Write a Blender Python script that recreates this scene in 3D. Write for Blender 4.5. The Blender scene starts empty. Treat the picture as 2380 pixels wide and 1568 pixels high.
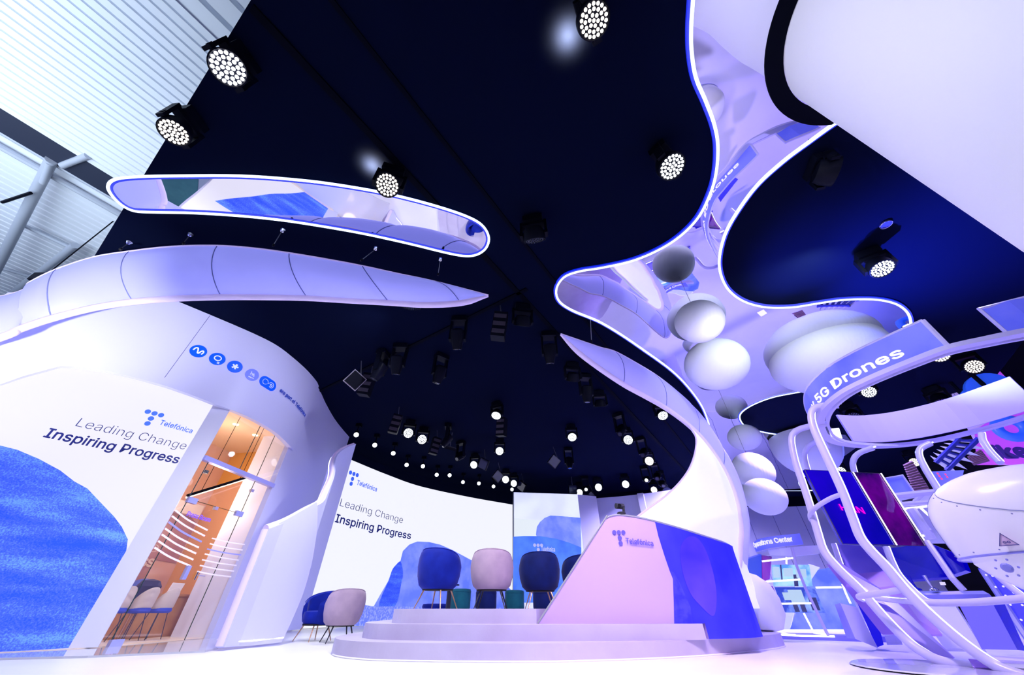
import bpy, bmesh, math, random, os
from mathutils import Vector, Matrix, Euler

random.seed(7)
PI = math.pi
sc = bpy.context.scene
COL = sc.collection

# ------------------------------------------------------------------ camera
CAM_H = 0.50
FPX = 797.0
PITCH = math.atan((1413.5 - 784) / FPX)
cam_d = bpy.data.cameras.new('camera')
cam = bpy.data.objects.new('camera', cam_d)
COL.objects.link(cam)
cam.location = (0, 0, CAM_H)
cam.rotation_euler = (PI / 2 + PITCH, 0, 0)
cam_d.sensor_width = 36.0
cam_d.sensor_fit = 'HORIZONTAL'
cam_d.lens = 36.0 * FPX / 2380.0
cam_d.clip_start = 0.02
cam_d.clip_end = 200
sc.camera = cam

# ------------------------------------------------------------------ world, exposure
sc.view_settings.view_transform = 'Standard'
sc.view_settings.look = 'None'
sc.view_settings.exposure = -0.14
sc.view_settings.gamma = 1.0
sc.view_settings.use_curve_mapping = False
world = bpy.data.worlds.new('world')
sc.world = world
world.use_nodes = True
wbg = world.node_tree.nodes['Background']
wbg.inputs[0].default_value = (0.52, 0.56, 1.0, 1)
wbg.inputs[1].default_value = 0.42
sc.cycles.max_bounces = 6
sc.cycles.diffuse_bounces = 3
sc.cycles.glossy_bounces = 3
sc.cycles.transmission_bounces = 2
sc.cycles.transparent_max_bounces = 8
sc.cycles.use_adaptive_sampling = True
sc.cycles.adaptive_threshold = 0.05
sc.cycles.use_light_tree = False
sc.cycles.sample_clamp_indirect = 16.0
sc.cycles.caustics_reflective = False
sc.cycles.caustics_refractive = False


def light(kind, name, loc, energy, color, target=None, size=0.2, angle=50, blend=0.6, size_y=None):
    d = bpy.data.lights.new(name, kind)
    d.energy = energy
    d.color = color
    if kind == 'AREA':
        d.size = size
        if size_y:
            d.shape = 'RECTANGLE'
            d.size_y = size_y
    else:
        d.shadow_soft_size = size
    if kind == 'SPOT':
        d.spot_size = math.radians(angle)
        d.spot_blend = blend
    o = bpy.data.objects.new(name, d)
    COL.objects.link(o)
    o.location = loc
    if target is not None:
        v = Vector(target) - Vector(loc)
        o.rotation_euler = v.to_track_quat('-Z', 'Y').to_euler()
    return o


WARM = (1.0, 0.93, 0.86)
WHITE = (0.92, 0.94, 1.0)
LILAC = (0.52, 0.46, 1.0)
VIOLET = (0.42, 0.30, 1.0)
BLUE = (0.06, 0.10, 1.0)
PINK = (1.0, 0.42, 0.85)
# beams of the rig, and added spots with no fixture: white over the forecourt and stage, pink over the steps, violet and blue over the demo area
light('SPOT', 'light_forecourt_a', (-3.0, 5.2, 5.85), 1500, WHITE, (-3.6, 6.2, 0), 0.12, 110, 0.9)
light('SPOT', 'light_forecourt_b', (0.9, 2.0, 5.5), 1500, (1.0, 0.93, 0.99), (0.3, 5.0, 0), 0.12, 82, 0.9)
light('SPOT', 'light_forecourt_c', (2.6, 3.0, 5.5), 1000, (0.84, 0.68, 1.0), (3.2, 6.0, 0), 0.12, 90, 0.9)
light('SPOT', 'light_stage_a', (-3.6, 10.2, 5.4), 420, WHITE, (-4.0, 8.8, 0), 0.1, 100, 0.9)
light('SPOT', 'light_stage_b', (0.2, 12.2, 5.4), 260, WHITE, (-1.0, 9.0, 0.5), 0.1, 100, 0.9)
light('SPOT', 'light_stage_pink', (3.6, 1.4, 5.4), 1500, PINK, (1.8, 6.0, 0.4), 0.1, 38, 0.8)
light('SPOT', 'light_facade', (-2.4, 5.9, 5.7), 430, (0.74, 0.76, 1.0), (-6.8, 7.0, 3.2), 0.1, 110, 0.9)
light('SPOT', 'light_leaf_white', (-5.6, 1.6, 1.0), 2000, WHITE, (-8.4, 4.4, 4.6), 0.1, 62, 1.0)  # added spot with no fixture, whitens the near end of the arch
light('SPOT', 'light_demo_violet', (9.0, 10.0, 5.7), 2600, VIOLET, (9.5, 9.5, 0), 0.06, 150, 0.6)
light('SPOT', 'light_demo_blue', (13.5, 13.0, 5.7), 2600, BLUE, (13.5, 12.5, 0), 0.06, 150, 0.6)
light('SPOT', 'light_demo_lilac', (9.0, 17.0, 5.7), 6500, LILAC, (9.0, 18.5, 0), 0.06, 150, 0.6)
light('SPOT', 'light_demo_near', (7.6, 3.4, 5.7), 700, LILAC, (7.0, 6.5, 0), 0.06, 130, 0.6)
light('SPOT', 'light_ceiling_blue', (6.9, 5.9, 3.2), 7000, BLUE, (9.0, 3.4, 6), 0.05, 100, 1.0)  # added blue uplight with no fixture, colours the dark ceiling
light('SPOT', 'light_ceiling_beam', (6.6, 6.2, 3.2), 3000, BLUE, (5.9, 4.4, 6), 0.05, 42, 1.0)  # second added uplight, narrow, for the blue streak on the ceiling
light('SPOT', 'light_balls_low', (3.6, 3.3, 3.4), 420, (0.80, 0.80, 1.0), (5.4, 6.9, 5.2), 0.05, 70, 1.0)  # added spot with no fixture, brightens the balls from below
light('SPOT', 'light_balls', (5.9, 3.9, 5.5), 300, (0.80, 0.90, 1.0), (6.6, 7.6, 4.9), 0.08, 150, 1.0)
light('SPOT', 'light_column', (0.4, 0.3, 4.4), 190, (0.86, 0.86, 1.0), (4.0, 0.8, 4.6), 0.1, 100, 1.0)
light('AREA', 'light_hall', (-16, 0, 6.5), 1500, (0.75, 0.85, 1.0), (-16, 3, 13), 10)
light('SPOT', 'light_pod', (3.6, 2.6, 5.4), 170, WHITE, (5.7, 4.4, 1.4), 0.1, 60, 1.0)


# ------------------------------------------------------------------ rays from the photograph into the room
def ray(px, py):
    a = (px - 1190) / FPX
    b = (784 - py) / FPX
    cp, sp = math.cos(PITCH), math.sin(PITCH)
    return Vector((a, cp - b * sp, sp + b * cp))


def atz(px, py, z):
    d = ray(px, py)
    return Vector((0, 0, CAM_H)) + d * ((z - CAM_H) / d.z)


def atd(px, py, dist):
    d = ray(px, py)
    return Vector((0, 0, CAM_H)) + d * (dist / math.hypot(d.x, d.y))


# ------------------------------------------------------------------ materials
def nodes_of(m):
    m.use_nodes = True
    nt = m.node_tree
    return nt, nt.nodes['Principled BSDF']


MATS = {}


def mat(name, col, rough=0.5, metal=0.0, emit=None, strength=0.0, noise=None, bump=None, alpha=None, coat=0.0, sheen=0.0, trans=0.0, spec=0.5):
    if name in MATS:
        return MATS[name]
    m = bpy.data.materials.new(name)
    nt, p = nodes_of(m)
    p.inputs['Base Color'].default_value = (*col, 1)
    p.inputs['Roughness'].default_value = rough
    p.inputs['Metallic'].default_value = metal
    p.inputs['Specular IOR Level'].default_value = spec
    if coat:
        p.inputs['Coat Weight'].default_value = coat
        p.inputs['Coat Roughness'].default_value = 0.05
    if sheen:
        p.inputs['Sheen Weight'].default_value = sheen
        p.inputs['Sheen Roughness'].default_value = 0.4
    if trans:
        p.inputs['Transmission Weight'].default_value = trans
    if emit:
        p.inputs['Emission Color'].default_value = (*emit, 1)
        p.inputs['Emission Strength'].default_value = strength
    tc = nt.nodes.new('ShaderNodeTexCoord')
    if noise:                     # (scale, second colour, contrast low, high)
        n = nt.nodes.new('ShaderNodeTexNoise')
        n.inputs['Scale'].default_value = noise[0]
        n.inputs['Detail'].default_value = 6
        r = nt.nodes.new('ShaderNodeValToRGB')
        r.color_ramp.elements[0].position = noise[2]
        r.color_ramp.elements[1].position = noise[3]
        r.color_ramp.elements[0].color = (*col, 1)
        r.color_ramp.elements[1].color = (*noise[1], 1)
        nt.links.new(tc.outputs['Object'], n.inputs['Vector'])
        nt.links.new(n.outputs['Fac'], r.inputs['Fac'])
        nt.links.new(r.outputs['Color'], p.inputs['Base Color'])
        if emit and len(noise) > 4:
            nt.links.new(r.outputs['Color'], p.inputs['Emission Color'])
    if bump:                      # (scale, strength, distance)
        n = nt.nodes.new('ShaderNodeTexNoise')
        n.inputs['Scale'].default_value = bump[0]
        n.inputs['Detail'].default_value = bump[3] if len(bump) > 3 else 3
        b = nt.nodes.new('ShaderNodeBump')
        b.inputs['Strength'].default_value = bump[1]
        b.inputs['Distance'].default_value = bump[2]
        nt.links.new(tc.outputs['Object'], n.inputs['Vector'])
        nt.links.new(n.outputs['Fac'], b.inputs['Height'])
        nt.links.new(b.outputs['Normal'], p.inputs['Normal'])
    MATS[name] = m
    return m


def glow(name, col, strength=1.0, noise=None):
    """something that gives off light: LED screens, LED strips, lamps, backlit fabric"""
    if name in MATS:
        return MATS[name]
    return mat(name, col if noise else (0.05, 0.05, 0.06), 0.45, 0, col, strength, noise=noise)


def glass_mat(name, tint, mirror=0.12):
    m = bpy.data.materials.new(name)
    m.use_nodes = True
    nt = m.node_tree
    nt.nodes.clear()
    out = nt.nodes.new('ShaderNodeOutputMaterial')
    mix = nt.nodes.new('ShaderNodeMixShader')
    tr = nt.nodes.new('ShaderNodeBsdfTransparent')
    gl = nt.nodes.new('ShaderNodeBsdfGlossy')
    fr = nt.nodes.new('ShaderNodeLayerWeight')
    pw = nt.nodes.new('ShaderNodeMath')
    pw.operation = 'POWER'
    pw.inputs[1].default_value = 4.0
    ml_ = nt.nodes.new('ShaderNodeMath')
    ml_.operation = 'MULTIPLY_ADD'
    ml_.inputs[1].default_value = 0.6
    ml_.inputs[2].default_value = 0.05
    nt.links.new(fr.outputs['Facing'], pw.inputs[0])
    nt.links.new(pw.outputs[0], ml_.inputs[0])
    fr = ml_
    tr.inputs[0].default_value = (*tint, 1)
    gl.inputs['Color'].default_value = (0.9, 0.9, 1, 1)
    gl.inputs['Roughness'].default_value = 0.02
    nt.links.new(fr.outputs[0], mix.inputs[0])
    nt.links.new(tr.outputs[0], mix.inputs[1])
    nt.links.new(gl.outputs[0], mix.inputs[2])
    nt.links.new(mix.outputs[0], out.inputs[0])
    return m


M_FLOOR = mat('floor_white', (0.86, 0.85, 0.90), 0.35, noise=(0.9, (0.80, 0.79, 0.86), 0.35, 0.7))
M_DECK = mat('gloss_deck', (0.62, 0.62, 0.74), 0.06)
M_WHITE = mat('white_paint', (0.84, 0.83, 0.97), 0.5)
M_LILACW = mat('lilac_wall', (0.70, 0.69, 0.92), 0.55)
M_FASCIA = mat('fascia_white', (0.72, 0.72, 0.98), 0.45)
M_BLACKCEIL = mat('black_fabric', (0.0022, 0.0042, 0.0185), 0.95, bump=(90, 0.1, 0.002), spec=0.02)
M_BLACK = mat('black_paint', (0.0022, 0.003, 0.009), 0.5, spec=0.10)
M_BLACKM = mat('black_matte', (0.001, 0.0015, 0.006), 0.8, spec=0.05)
M_GREYMET = mat('grey_metal', (0.35, 0.37, 0.42), 0.35, 0.6)
M_CHROME = mat('chrome', (0.75, 0.76, 0.85), 0.15, 1.0)
M_STEP = mat('step_plaster', (0.44, 0.39, 0.58), 0.5, noise=(2.2, (0.50, 0.46, 0.66), 0.3, 0.7), bump=(30, 0.15, 0.004))
M_MIRROR = mat('stretched_mirror_film', (0.80, 0.79, 0.93), 0.015, 1.0, bump=(0.55, 0.5, 0.05, 1.5))
M_MIRROR2 = mat('mirror_film', (0.84, 0.83, 0.93), 0.015, 1.0, bump=(0.8, 0.25, 0.03, 1.0))
M_LEDLINE = glow('led_line', (0.62, 0.74, 1.0), 2.6)
M_LEDHALO = glow('led_halo_blue', (0.0, 0.02, 1.0), 0.9)  # blue halo of the LED line, put in as glowing colour
M_LEDWHITE = glow('led_white', (0.86, 0.82, 1.0), 2.2)
M_SCREEN = glow('led_screen_white', (0.90, 0.91, 1.0), 1.1)
M_LIGHTBOX = glow('lightbox_white', (0.92, 0.90, 1.0), 1.05)
M_HILL = None
M_NAVY = mat('navy_ink', (0.008, 0.014, 0.16), 0.5, 0, (0.008, 0.014, 0.16), 0.6)
M_LOGO = mat('logo_blue', (0.05, 0.14, 0.9), 0.5, 0, (0.06, 0.16, 0.95), 0.7)
def hill_mat(name, dark, mid, light_, strength, sc_=1.0):
    m = mat(name, mid, 0.95, 0, mid, strength)
    nt = m.node_tree
    p = nt.nodes['Principled BSDF']
    tc = nt.nodes.new('ShaderNodeTexCoord')
    mp = nt.nodes.new('ShaderNodeMapping')
    mp.inputs['Rotation'].default_value = (0.0, 0.5, 0.3)
    mp.inputs['Scale'].default_value = (0.5 * sc_, 0.5 * sc_, 2.6 * sc_)
    n1 = nt.nodes.new('ShaderNodeTexNoise')
    n1.inputs['Scale'].default_value = 1.6
    n1.inputs['Detail'].default_value = 5
    n2 = nt.nodes.new('ShaderNodeTexNoise')
    n2.inputs['Scale'].default_value = 55 * sc_
    n2.inputs['Detail'].default_value = 2
    ad = nt.nodes.new('ShaderNodeMix')
    ad.inputs[0].default_value = 0.42
    nt.links.new(tc.outputs['Object'], mp.inputs[0])
    nt.links.new(mp.outputs[0], n1.inputs['Vector'])
    nt.links.new(tc.outputs['Object'], n2.inputs['Vector'])
    nt.links.new(n1.outputs['Fac'], ad.inputs[2])
    nt.links.new(n2.outputs['Fac'], ad.inputs[3])
    r = nt.nodes.new('ShaderNodeValToRGB')
    e = r.color_ramp.elements
    e[0].position, e[0].color = 0.38, (*dark, 1)
    e[1].position, e[1].color = 0.62, (*light_, 1)
    k = e.new(0.5)
    k.color = (*mid, 1)
    nt.links.new(ad.outputs[0], r.inputs[0])
    nt.links.new(r.outputs[0], p.inputs['Base Color'])
    nt.links.new(r.outputs[0], p.inputs['Emission Color'])
    p.inputs['Base Color'].default_value = (0.02, 0.02, 0.1, 1)
    return m


M_HILLS = glow('screen_blue_hill', (0.12, 0.19, 0.86), 1.0, noise=(1.5, (0.24, 0.31, 0.98), 0.4, 0.65, 1))
M_HILLD = glow('screen_deep_hill', (0.04, 0.13, 0.72), 1.0, noise=(1.2, (0.08, 0.22, 0.9), 0.4, 0.65, 1))
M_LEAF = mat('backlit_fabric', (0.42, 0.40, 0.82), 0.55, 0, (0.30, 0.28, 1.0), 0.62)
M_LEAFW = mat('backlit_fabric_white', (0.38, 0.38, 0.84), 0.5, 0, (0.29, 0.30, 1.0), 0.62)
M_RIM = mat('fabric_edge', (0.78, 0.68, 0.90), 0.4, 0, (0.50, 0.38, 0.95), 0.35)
M_SEAM = mat('seam_grey', (0.20, 0.22, 0.50), 0.6)
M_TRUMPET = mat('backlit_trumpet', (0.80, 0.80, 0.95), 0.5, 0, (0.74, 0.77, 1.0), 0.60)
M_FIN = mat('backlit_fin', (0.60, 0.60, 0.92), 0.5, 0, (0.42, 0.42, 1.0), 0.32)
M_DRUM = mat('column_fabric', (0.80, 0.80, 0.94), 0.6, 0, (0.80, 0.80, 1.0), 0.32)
M_BALL = mat('plaster_ball', (0.86, 0.88, 0.98), 0.6, bump=(5, 0.5, 0.03, 1))
M_GLASS = glass_mat('glass', (0.96, 0.97, 1.0))
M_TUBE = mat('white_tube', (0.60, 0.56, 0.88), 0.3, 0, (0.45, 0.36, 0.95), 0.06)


def voronoi_rings(m):
    """contour-map relief of the plaster balls"""
    nt = m.node_tree
    p = nt.nodes['Principled BSDF']
    tc = nt.nodes.new('ShaderNodeTexCoord')
    w = nt.nodes.new('ShaderNodeTexWave')
    w.inputs['Scale'].default_value = 3.0
    w.inputs['Distortion'].default_value = 9.0
    w.inputs['Detail'].default_value = 2.0
    b = nt.nodes.new('ShaderNodeBump')
    b.inputs['Strength'].default_value = 0.12
    b.inputs['Distance'].default_value = 0.01
    nt.links.new(tc.outputs['Object'], w.inputs['Vector'])
    nt.links.new(w.outputs['Fac'], b.inputs['Height'])
    nt.links.new(b.outputs['Normal'], p.inputs['Normal'])


voronoi_rings(M_BALL)


M_HILL = hill_mat('printed_blue_hill', (0.015, 0.07, 0.80), (0.055, 0.11, 0.88), (0.12, 0.28, 1.0), 0.80)

# ------------------------------------------------------------------ mesh helpers
def cr(pts, n=8, closed=False):
    """Catmull-Rom through the points"""
    P = [Vector(p) for p in pts]
    out = []
    m = len(P)
    segs = m if closed else m - 1
    for i in range(segs):
        p1, p2 = P[i], P[(i + 1) % m]
        p0 = P[i - 1] if (i > 0 or closed) else p1 + (p1 - p2)
        p3 = P[(i + 2) % m] if (i + 2 < m or closed) else p2 + (p2 - p1)
        for k in range(n):
            t = k / n
            out.append(0.5 * ((2 * p1) + (p2 - p0) * t + (2 * p0 - 5 * p1 + 4 * p2 - p3) * t * t
                              + (3 * p1 - p0 - 3 * p2 + p3) * t ** 3))
    if not closed:
        out.append(P[-1].copy())
    return out


class MB:
    def __init__(self):
        self.v, self.f = [], []

    def add(self, vs, fs):
        o = len(self.v)
        self.v += [Vector(v) for v in vs]
        self.f += [tuple(i + o for i in f) for f in fs]
        return self

    def box(self, c, s, rot=None):
        c = Vector(c)
        hx, hy, hz = s[0] / 2, s[1] / 2, s[2] / 2
        vs = [Vector((x, y, z)) for z in (-hz, hz) for (x, y) in ((-hx, -hy), (hx, -hy), (hx, hy), (-hx, hy))]
        if rot is not None:
            R = rot if isinstance(rot, Matrix) else Euler(rot).to_matrix()
            vs = [R @ v for v in vs]
        return self.add([c + v for v in vs], [(3, 2, 1, 0), (4, 5, 6, 7), (0, 1, 5, 4), (1, 2, 6, 5), (2, 3, 7, 6), (3, 0, 4, 7)])

    def tube(self, pts, r, sides=8, closed=False, caps=True):
        P = [Vector(p) for p in pts]
        n = len(P)
        rr = r if isinstance(r, (list, tuple)) else [r] * n
        up = Vector((0.013, 0.021, 1))
        vs = []
        prev = None
        for i in range(n):
            if closed:
                t = P[(i + 1) % n] - P[i - 1]
            else:
                t = P[min(i + 1, n - 1)] - P[max(i - 1, 0)]
            t.normalize()
            if prev is None:
                u = t.cross(up)
                if u.length < 1e-3:
                    u = t.cross(Vector((1, 0, 0)))
            else:
                u = prev - t * prev.dot(t)
            u.normalize()
            prev = u
            w = t.cross(u)
            for k in range(sides):
                a = 2 * PI * k / sides
                vs.append(P[i] + (u * math.cos(a) + w * math.sin(a)) * rr[i])
        fs = []
        for i in range(n if closed else n - 1):
            j = (i + 1) % n
            for k in range(sides):
                l = (k + 1) % sides
                fs.append((i * sides + k, i * sides + l, j * sides + l, j * sides + k))
        if caps and not closed:
            fs.append(tuple(reversed(range(sides))))
            fs.append(tuple(range((n - 1) * sides, n * sides)))
        return self.add(vs, fs)

    def lathe(self, prof, c=(0, 0, 0), n=24, M=None, caps=True):
        c = Vector(c)
        vs, fs = [], []
        for (r, z) in prof:
            for k in range(n):
                a = 2 * PI * k / n
                v = Vector((r * math.cos(a), r * math.sin(a), z))
                vs.append(c + (M @ v if M is not None else v))
        for i in range(len(prof) - 1):
            for k in range(n):
                l = (k + 1) % n
                fs.append((i * n + k, i * n + l, (i + 1) * n + l, (i + 1) * n + k))
        if caps:
            fs.append(tuple(reversed(range(n))))
            fs.append(tuple(range((len(prof) - 1) * n, len(prof) * n)))
        return self.add(vs, fs)

    def grid(self, rows, close_u=False, close_v=False):
        """rows: list of equal-length lists of points"""
        nu, nv = len(rows), len(rows[0])
        vs = [p for r in rows for p in r]
        fs = []
        for i in range(nu if close_u else nu - 1):
            for j in range(nv if close_v else nv - 1):
                a, b = (i + 1) % nu, (j + 1) % nv
                fs.append((i * nv + j, i * nv + b, a * nv + b, a * nv + j))
        return self.add(vs, fs)

    def prism(self, poly, z0, z1):
        n = len(poly)
        vs = [Vector((p[0], p[1], z0)) for p in poly] + [Vector((p[0], p[1], z1)) for p in poly]
        fs = [tuple(range(n - 1, -1, -1)), tuple(range(n, 2 * n))]
        fs += [(i, (i + 1) % n, n + (i + 1) % n, n + i) for i in range(n)]
        return self.add(vs, fs)

    def build(self, name, m, parent=None, smooth=False, local=False, origin=None, fixn=True):
        me = bpy.data.meshes.new(name)
        if parent is not None and not local:
            off = world_loc(parent)
        elif parent is None and not local:
            if origin is not None:
                off = Vector(origin)
            else:
                xs = [v.x for v in self.v]; ys = [v.y for v in self.v]; zs = [v.z for v in self.v]
                off = Vector(((min(xs) + max(xs)) / 2, (min(ys) + max(ys)) / 2, min(zs)))
        else:
            off = Vector((0, 0, 0))
        me.from_pydata([v - off for v in self.v], [], self.f)
        if fixn:
            bm = bmesh.new()
            bm.from_mesh(me)
            bmesh.ops.recalc_face_normals(bm, faces=bm.faces)
            bm.to_mesh(me)
            bm.free()
        if smooth:
            for p in me.polygons:
                p.use_smooth = True
            try:
                me.set_sharp_from_angle(angle=math.radians(38))
            except Exception:
                pass
        if m is not None:
            me.materials.append(m)
        o = bpy.data.objects.new(name, me)
        COL.objects.link(o)
        if parent is not None:
            o.parent = parent
        elif not local:
            o.location = off
        return o


def world_loc(o):
    l = Vector((0, 0, 0))
    while o is not None:
        l += o.location
        o = o.parent
    return l


def tag(o, label, cat, group=None):
    o['label'] = label
    o['category'] = cat
    if group:
        o['group'] = group
    return o


def thing(name, label, cat, loc=(0, 0, 0), rz=0.0, group=None):
    o = bpy.data.objects.new(name, None)
    o.empty_display_size = 0.1
    COL.objects.link(o)
    o.location = loc
    o.rotation_euler = (0, 0, rz)
    return tag(o, label, cat, group)


def struct(o):
    o['kind'] = 'structure'
    return o


# ------------------------------------------------------------------ upright curved walls: footprint in plan, s along it, z up
class Wall:
    def __init__(self, pts, smooth=0, face=(0, 0)):
        P = [Vector((p[0], p[1], 0)) for p in pts]
        if smooth:
            P = cr(P, smooth)
        self.p = P
        self.s = [0.0]
        for i in range(1, len(P)):
            self.s.append(self.s[-1] + (P[i] - P[i - 1]).length)
        self.L = self.s[-1]
        self.curved = bool(smooth) or len(pts) > 2
        mid = P[len(P) // 2]
        n = self.normal_at(self.L * 0.5, raw=True)
        self.sign = 1 if n.dot(Vector((face[0], face[1], 0)) - mid) > 0 else -1

    def seg(self, s):
        for i in range(1, len(self.p)):
            if s <= self.s[i] or i == len(self.p) - 1:
                return i
        return 1

    def at(self, s):
        i = self.seg(s)
        a, b = self.p[i - 1], self.p[i]
        return a + (b - a) * ((s - self.s[i - 1]) / max(1e-9, self.s[i] - self.s[i - 1]))

    def normal_at(self, s, raw=False):
        e = 0.05
        d = self.at(min(self.L, s + e)) - self.at(max(0, s - e))
        d.normalize()
        n = Vector((-d.y, d.x, 0))
        return n if raw else n * self.sign

    def P(self, s, z, off=0.0):
        q = self.at(s) + self.normal_at(s) * off
        return Vector((q.x, q.y, z))

    def hit(self, px, py):
        d = ray(px, py)
        best = None
        n = len(self.p)
        for i in range(1, n):
            a, b = self.p[i - 1], self.p[i]
            e = b - a
            den = d.x * e.y - d.y * e.x
            if abs(den) < 1e-9:
                continue
            t = (a.x * e.y - a.y * e.x) / den
            k = (a.x * d.y - a.y * d.x) / den
            lo = -1e9 if i == 1 else -1e-6
            hi = 1e9 if i == n - 1 else 1 + 1e-6
            if t > 0 and lo <= k <= hi:
                inside = 0 <= k <= 1
                key = (0 if inside else 1, t)
                if best is None or key < best[0]:
                    best = (key, self.s[i - 1] + k * (self.s[i] - self.s[i - 1]), CAM_H + t * d.z)
        if best is None:                       # the ray passes beside the wall: take its nearest end
            q = [min(range(n), key=lambda i: abs(math.atan2(self.p[i].x, self.p[i].y) - math.atan2(d.x, d.y)))][0]
            t = self.p[q].length / math.hypot(d.x, d.y)
            return (self.s[q], CAM_H + t * d.z)
        return (best[1], best[2])


def bm_map(bm, wall, off, step=0.25):
    if wall.curved and step:
        ss = [v.co.x for v in bm.verts]
        k = math.ceil(min(ss) / step)
        while k * step < max(ss):
            bmesh.ops.bisect_plane(bm, geom=bm.verts[:] + bm.edges[:] + bm.faces[:], plane_co=(k * step, 0, 0), plane_no=(1, 0, 0), dist=1e-5)
            k += 1
    for v in bm.verts:
        v.co = wall.P(v.co.x, v.co.y, off + v.co.z)


def bm_out(bm, name, m, parent, smooth=False):
    bmesh.ops.recalc_face_normals(bm, faces=bm.faces)
    o_ = MB()
    bm.verts.ensure_lookup_table()
    bm.verts.index_update()
    o_.v = [v.co.copy() for v in bm.verts]
    o_.f = [tuple(v.index for v in f.verts) for f in bm.faces]
    bm.free()
    return o_.build(name, m, parent, smooth=smooth, fixn=False)


def panel(name, poly, wall, m, parent=None, off=0.0, thick=0.05, step=0.25, smooth=False):
    """a sheet with outline poly [(s, z)...] bent along the wall, its face at off, thick behind it"""
    bm = bmesh.new()
    vs = [bm.verts.new((p[0], p[1], 0)) for p in poly]
    f = bm.faces.new(vs)
    r = bmesh.ops.extrude_face_region(bm, geom=[f])
    for e in r['geom']:
        if isinstance(e, bmesh.types.BMVert):
            e.co.z = -thick
    bmesh.ops.triangulate(bm, faces=[q for q in bm.faces if len(q.verts) > 4])
    bm_map(bm, wall, off, step)
    return bm_out(bm, name, m, parent, smooth)


def ppanel(name, pix, wall, m, parent=None, off=0.0, thick=0.05, smooth_n=0, step=0.25):
    poly = [wall.hit(*p) for p in pix]
    if smooth_n:
        poly = [(v.x, v.y) for v in cr([(p[0], p[1], 0) for p in poly], smooth_n, True)]
    return panel(name, poly, wall, m, parent, off, thick, step)


# ------------------------------------------------------------------ lettering
FONT = None
try:
    for d_ in (bpy.utils.system_resource('DATAFILES'),):
        f_ = os.path.join(d_, 'fonts', 'Inter.woff2')
        if os.path.exists(f_):
            FONT = bpy.data.fonts.load(f_)
except Exception:
    FONT = None


def text_bm(s, weight=0.0):
    cu = bpy.data.curves.new('lettering', 'FONT')
    cu.body = s
    if FONT:
        cu.font = FONT
    cu.offset = weight
    cu.resolution_u = 3
    o = bpy.data.objects.new('lettering', cu)
    COL.objects.link(o)
    bpy.context.view_layer.update()
    me = bpy.data.meshes.new_from_object(o)
    bpy.data.objects.remove(o)
    bpy.data.curves.remove(cu)
    bm = bmesh.new()
    bm.from_mesh(me)
    bpy.data.meshes.remove(me)
    return bm


def text_wall(s, wall, a, b, hgt, m, parent, weight=0.0, off=0.01, name='lettering', thick=0.004, flip=False):
    """text whose baseline runs on the wall from a=(s,z) to b=(s,z); hgt = height of a capital"""
    bm = text_bm(s, min(0.0, weight))
    if not bm.verts:
        bm.free()
        return None
    x0 = min(v.co.x for v in bm.verts); x1 = max(v.co.x for v in bm.verts)
    for v in bm.verts:
        k = (v.co.x - x0) / (x1 - x0)
        y = v.co.y / 0.72 * hgt
        v.co = Vector((a[0] + (b[0] - a[0]) * k, a[1] + (b[1] - a[1]) * k + y, 0))
    r = bmesh.ops.extrude_face_region(bm, geom=bm.faces[:])
    for e in r['geom']:
        if isinstance(e, bmesh.types.BMVert):
            e.co.z = thick
    if weight > 0:                      # bold: the same strokes set again a hair to each side
        w_ = weight * hgt / 0.72 * (1 if b[0] > a[0] else -1) * 1.1
        base_v, base_f = bm.verts[:], bm.faces[:]
        for q_, (dx, dz) in enumerate(((1, 0), (-1, 0), (0, 1), (0, -1), (.7, .7), (-.7, -.7), (.7, -.7), (-.7, .7))):
            mp = {v: bm.verts.new((v.co.x + dx * w_, v.co.y + dz * abs(w_), v.co.z + (0.0003 * (q_ + 1) if v.co.z > 1e-6 else 0))) for v in base_v}
            for f in base_f:
                bm.faces.new([mp[v] for v in f.verts])
    bm_map(bm, wall, off, None)
    return bm_out(bm, name, m, parent)


def text_pix(s, wall, pa, pb, hgt, m, parent, weight=0.0, off=0.01, name='lettering'):
    return text_wall(s, wall, wall.hit(*pa), wall.hit(*pb), hgt, m, parent, weight, off, name)


def disc_poly(c, rx, rz, n=28):
    return [(c[0] + rx * math.cos(2 * PI * k / n), c[1] + rz * math.sin(2 * PI * k / n)) for k in range(n)]


def dots_logo(wall, c, h, m, parent, off=0.01, name='logo'):
    """five dots in the form of a T, h tall, centred at c"""
    r = h * 0.155
    mb = MB()
    for (dx, dz) in ((-0.36, 0.36), (0, 0.36), (0.36, 0.36), (0, -0.02), (0, -0.38)):
        bm = bmesh.new()
        f = bm.faces.new([bm.verts.new((p[0], p[1], 0)) for p in disc_poly((c[0] + dx * h, c[1] + dz * h), r, r, 16)])
        rr = bmesh.ops.extrude_face_region(bm, geom=[f])
        for e in rr['geom']:
            if isinstance(e, bmesh.types.BMVert):
                e.co.z = 0.004
        for v in bm.verts:
            v.co = wall.P(v.co.x, v.co.y, off + v.co.z)
        bm.verts.index_update()
        mb.add([v.co.copy() for v in bm.verts], [tuple(v.index for v in f.verts) for f in bm.faces])
        bm.free()
    return mb.build(name, m, parent)


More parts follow.
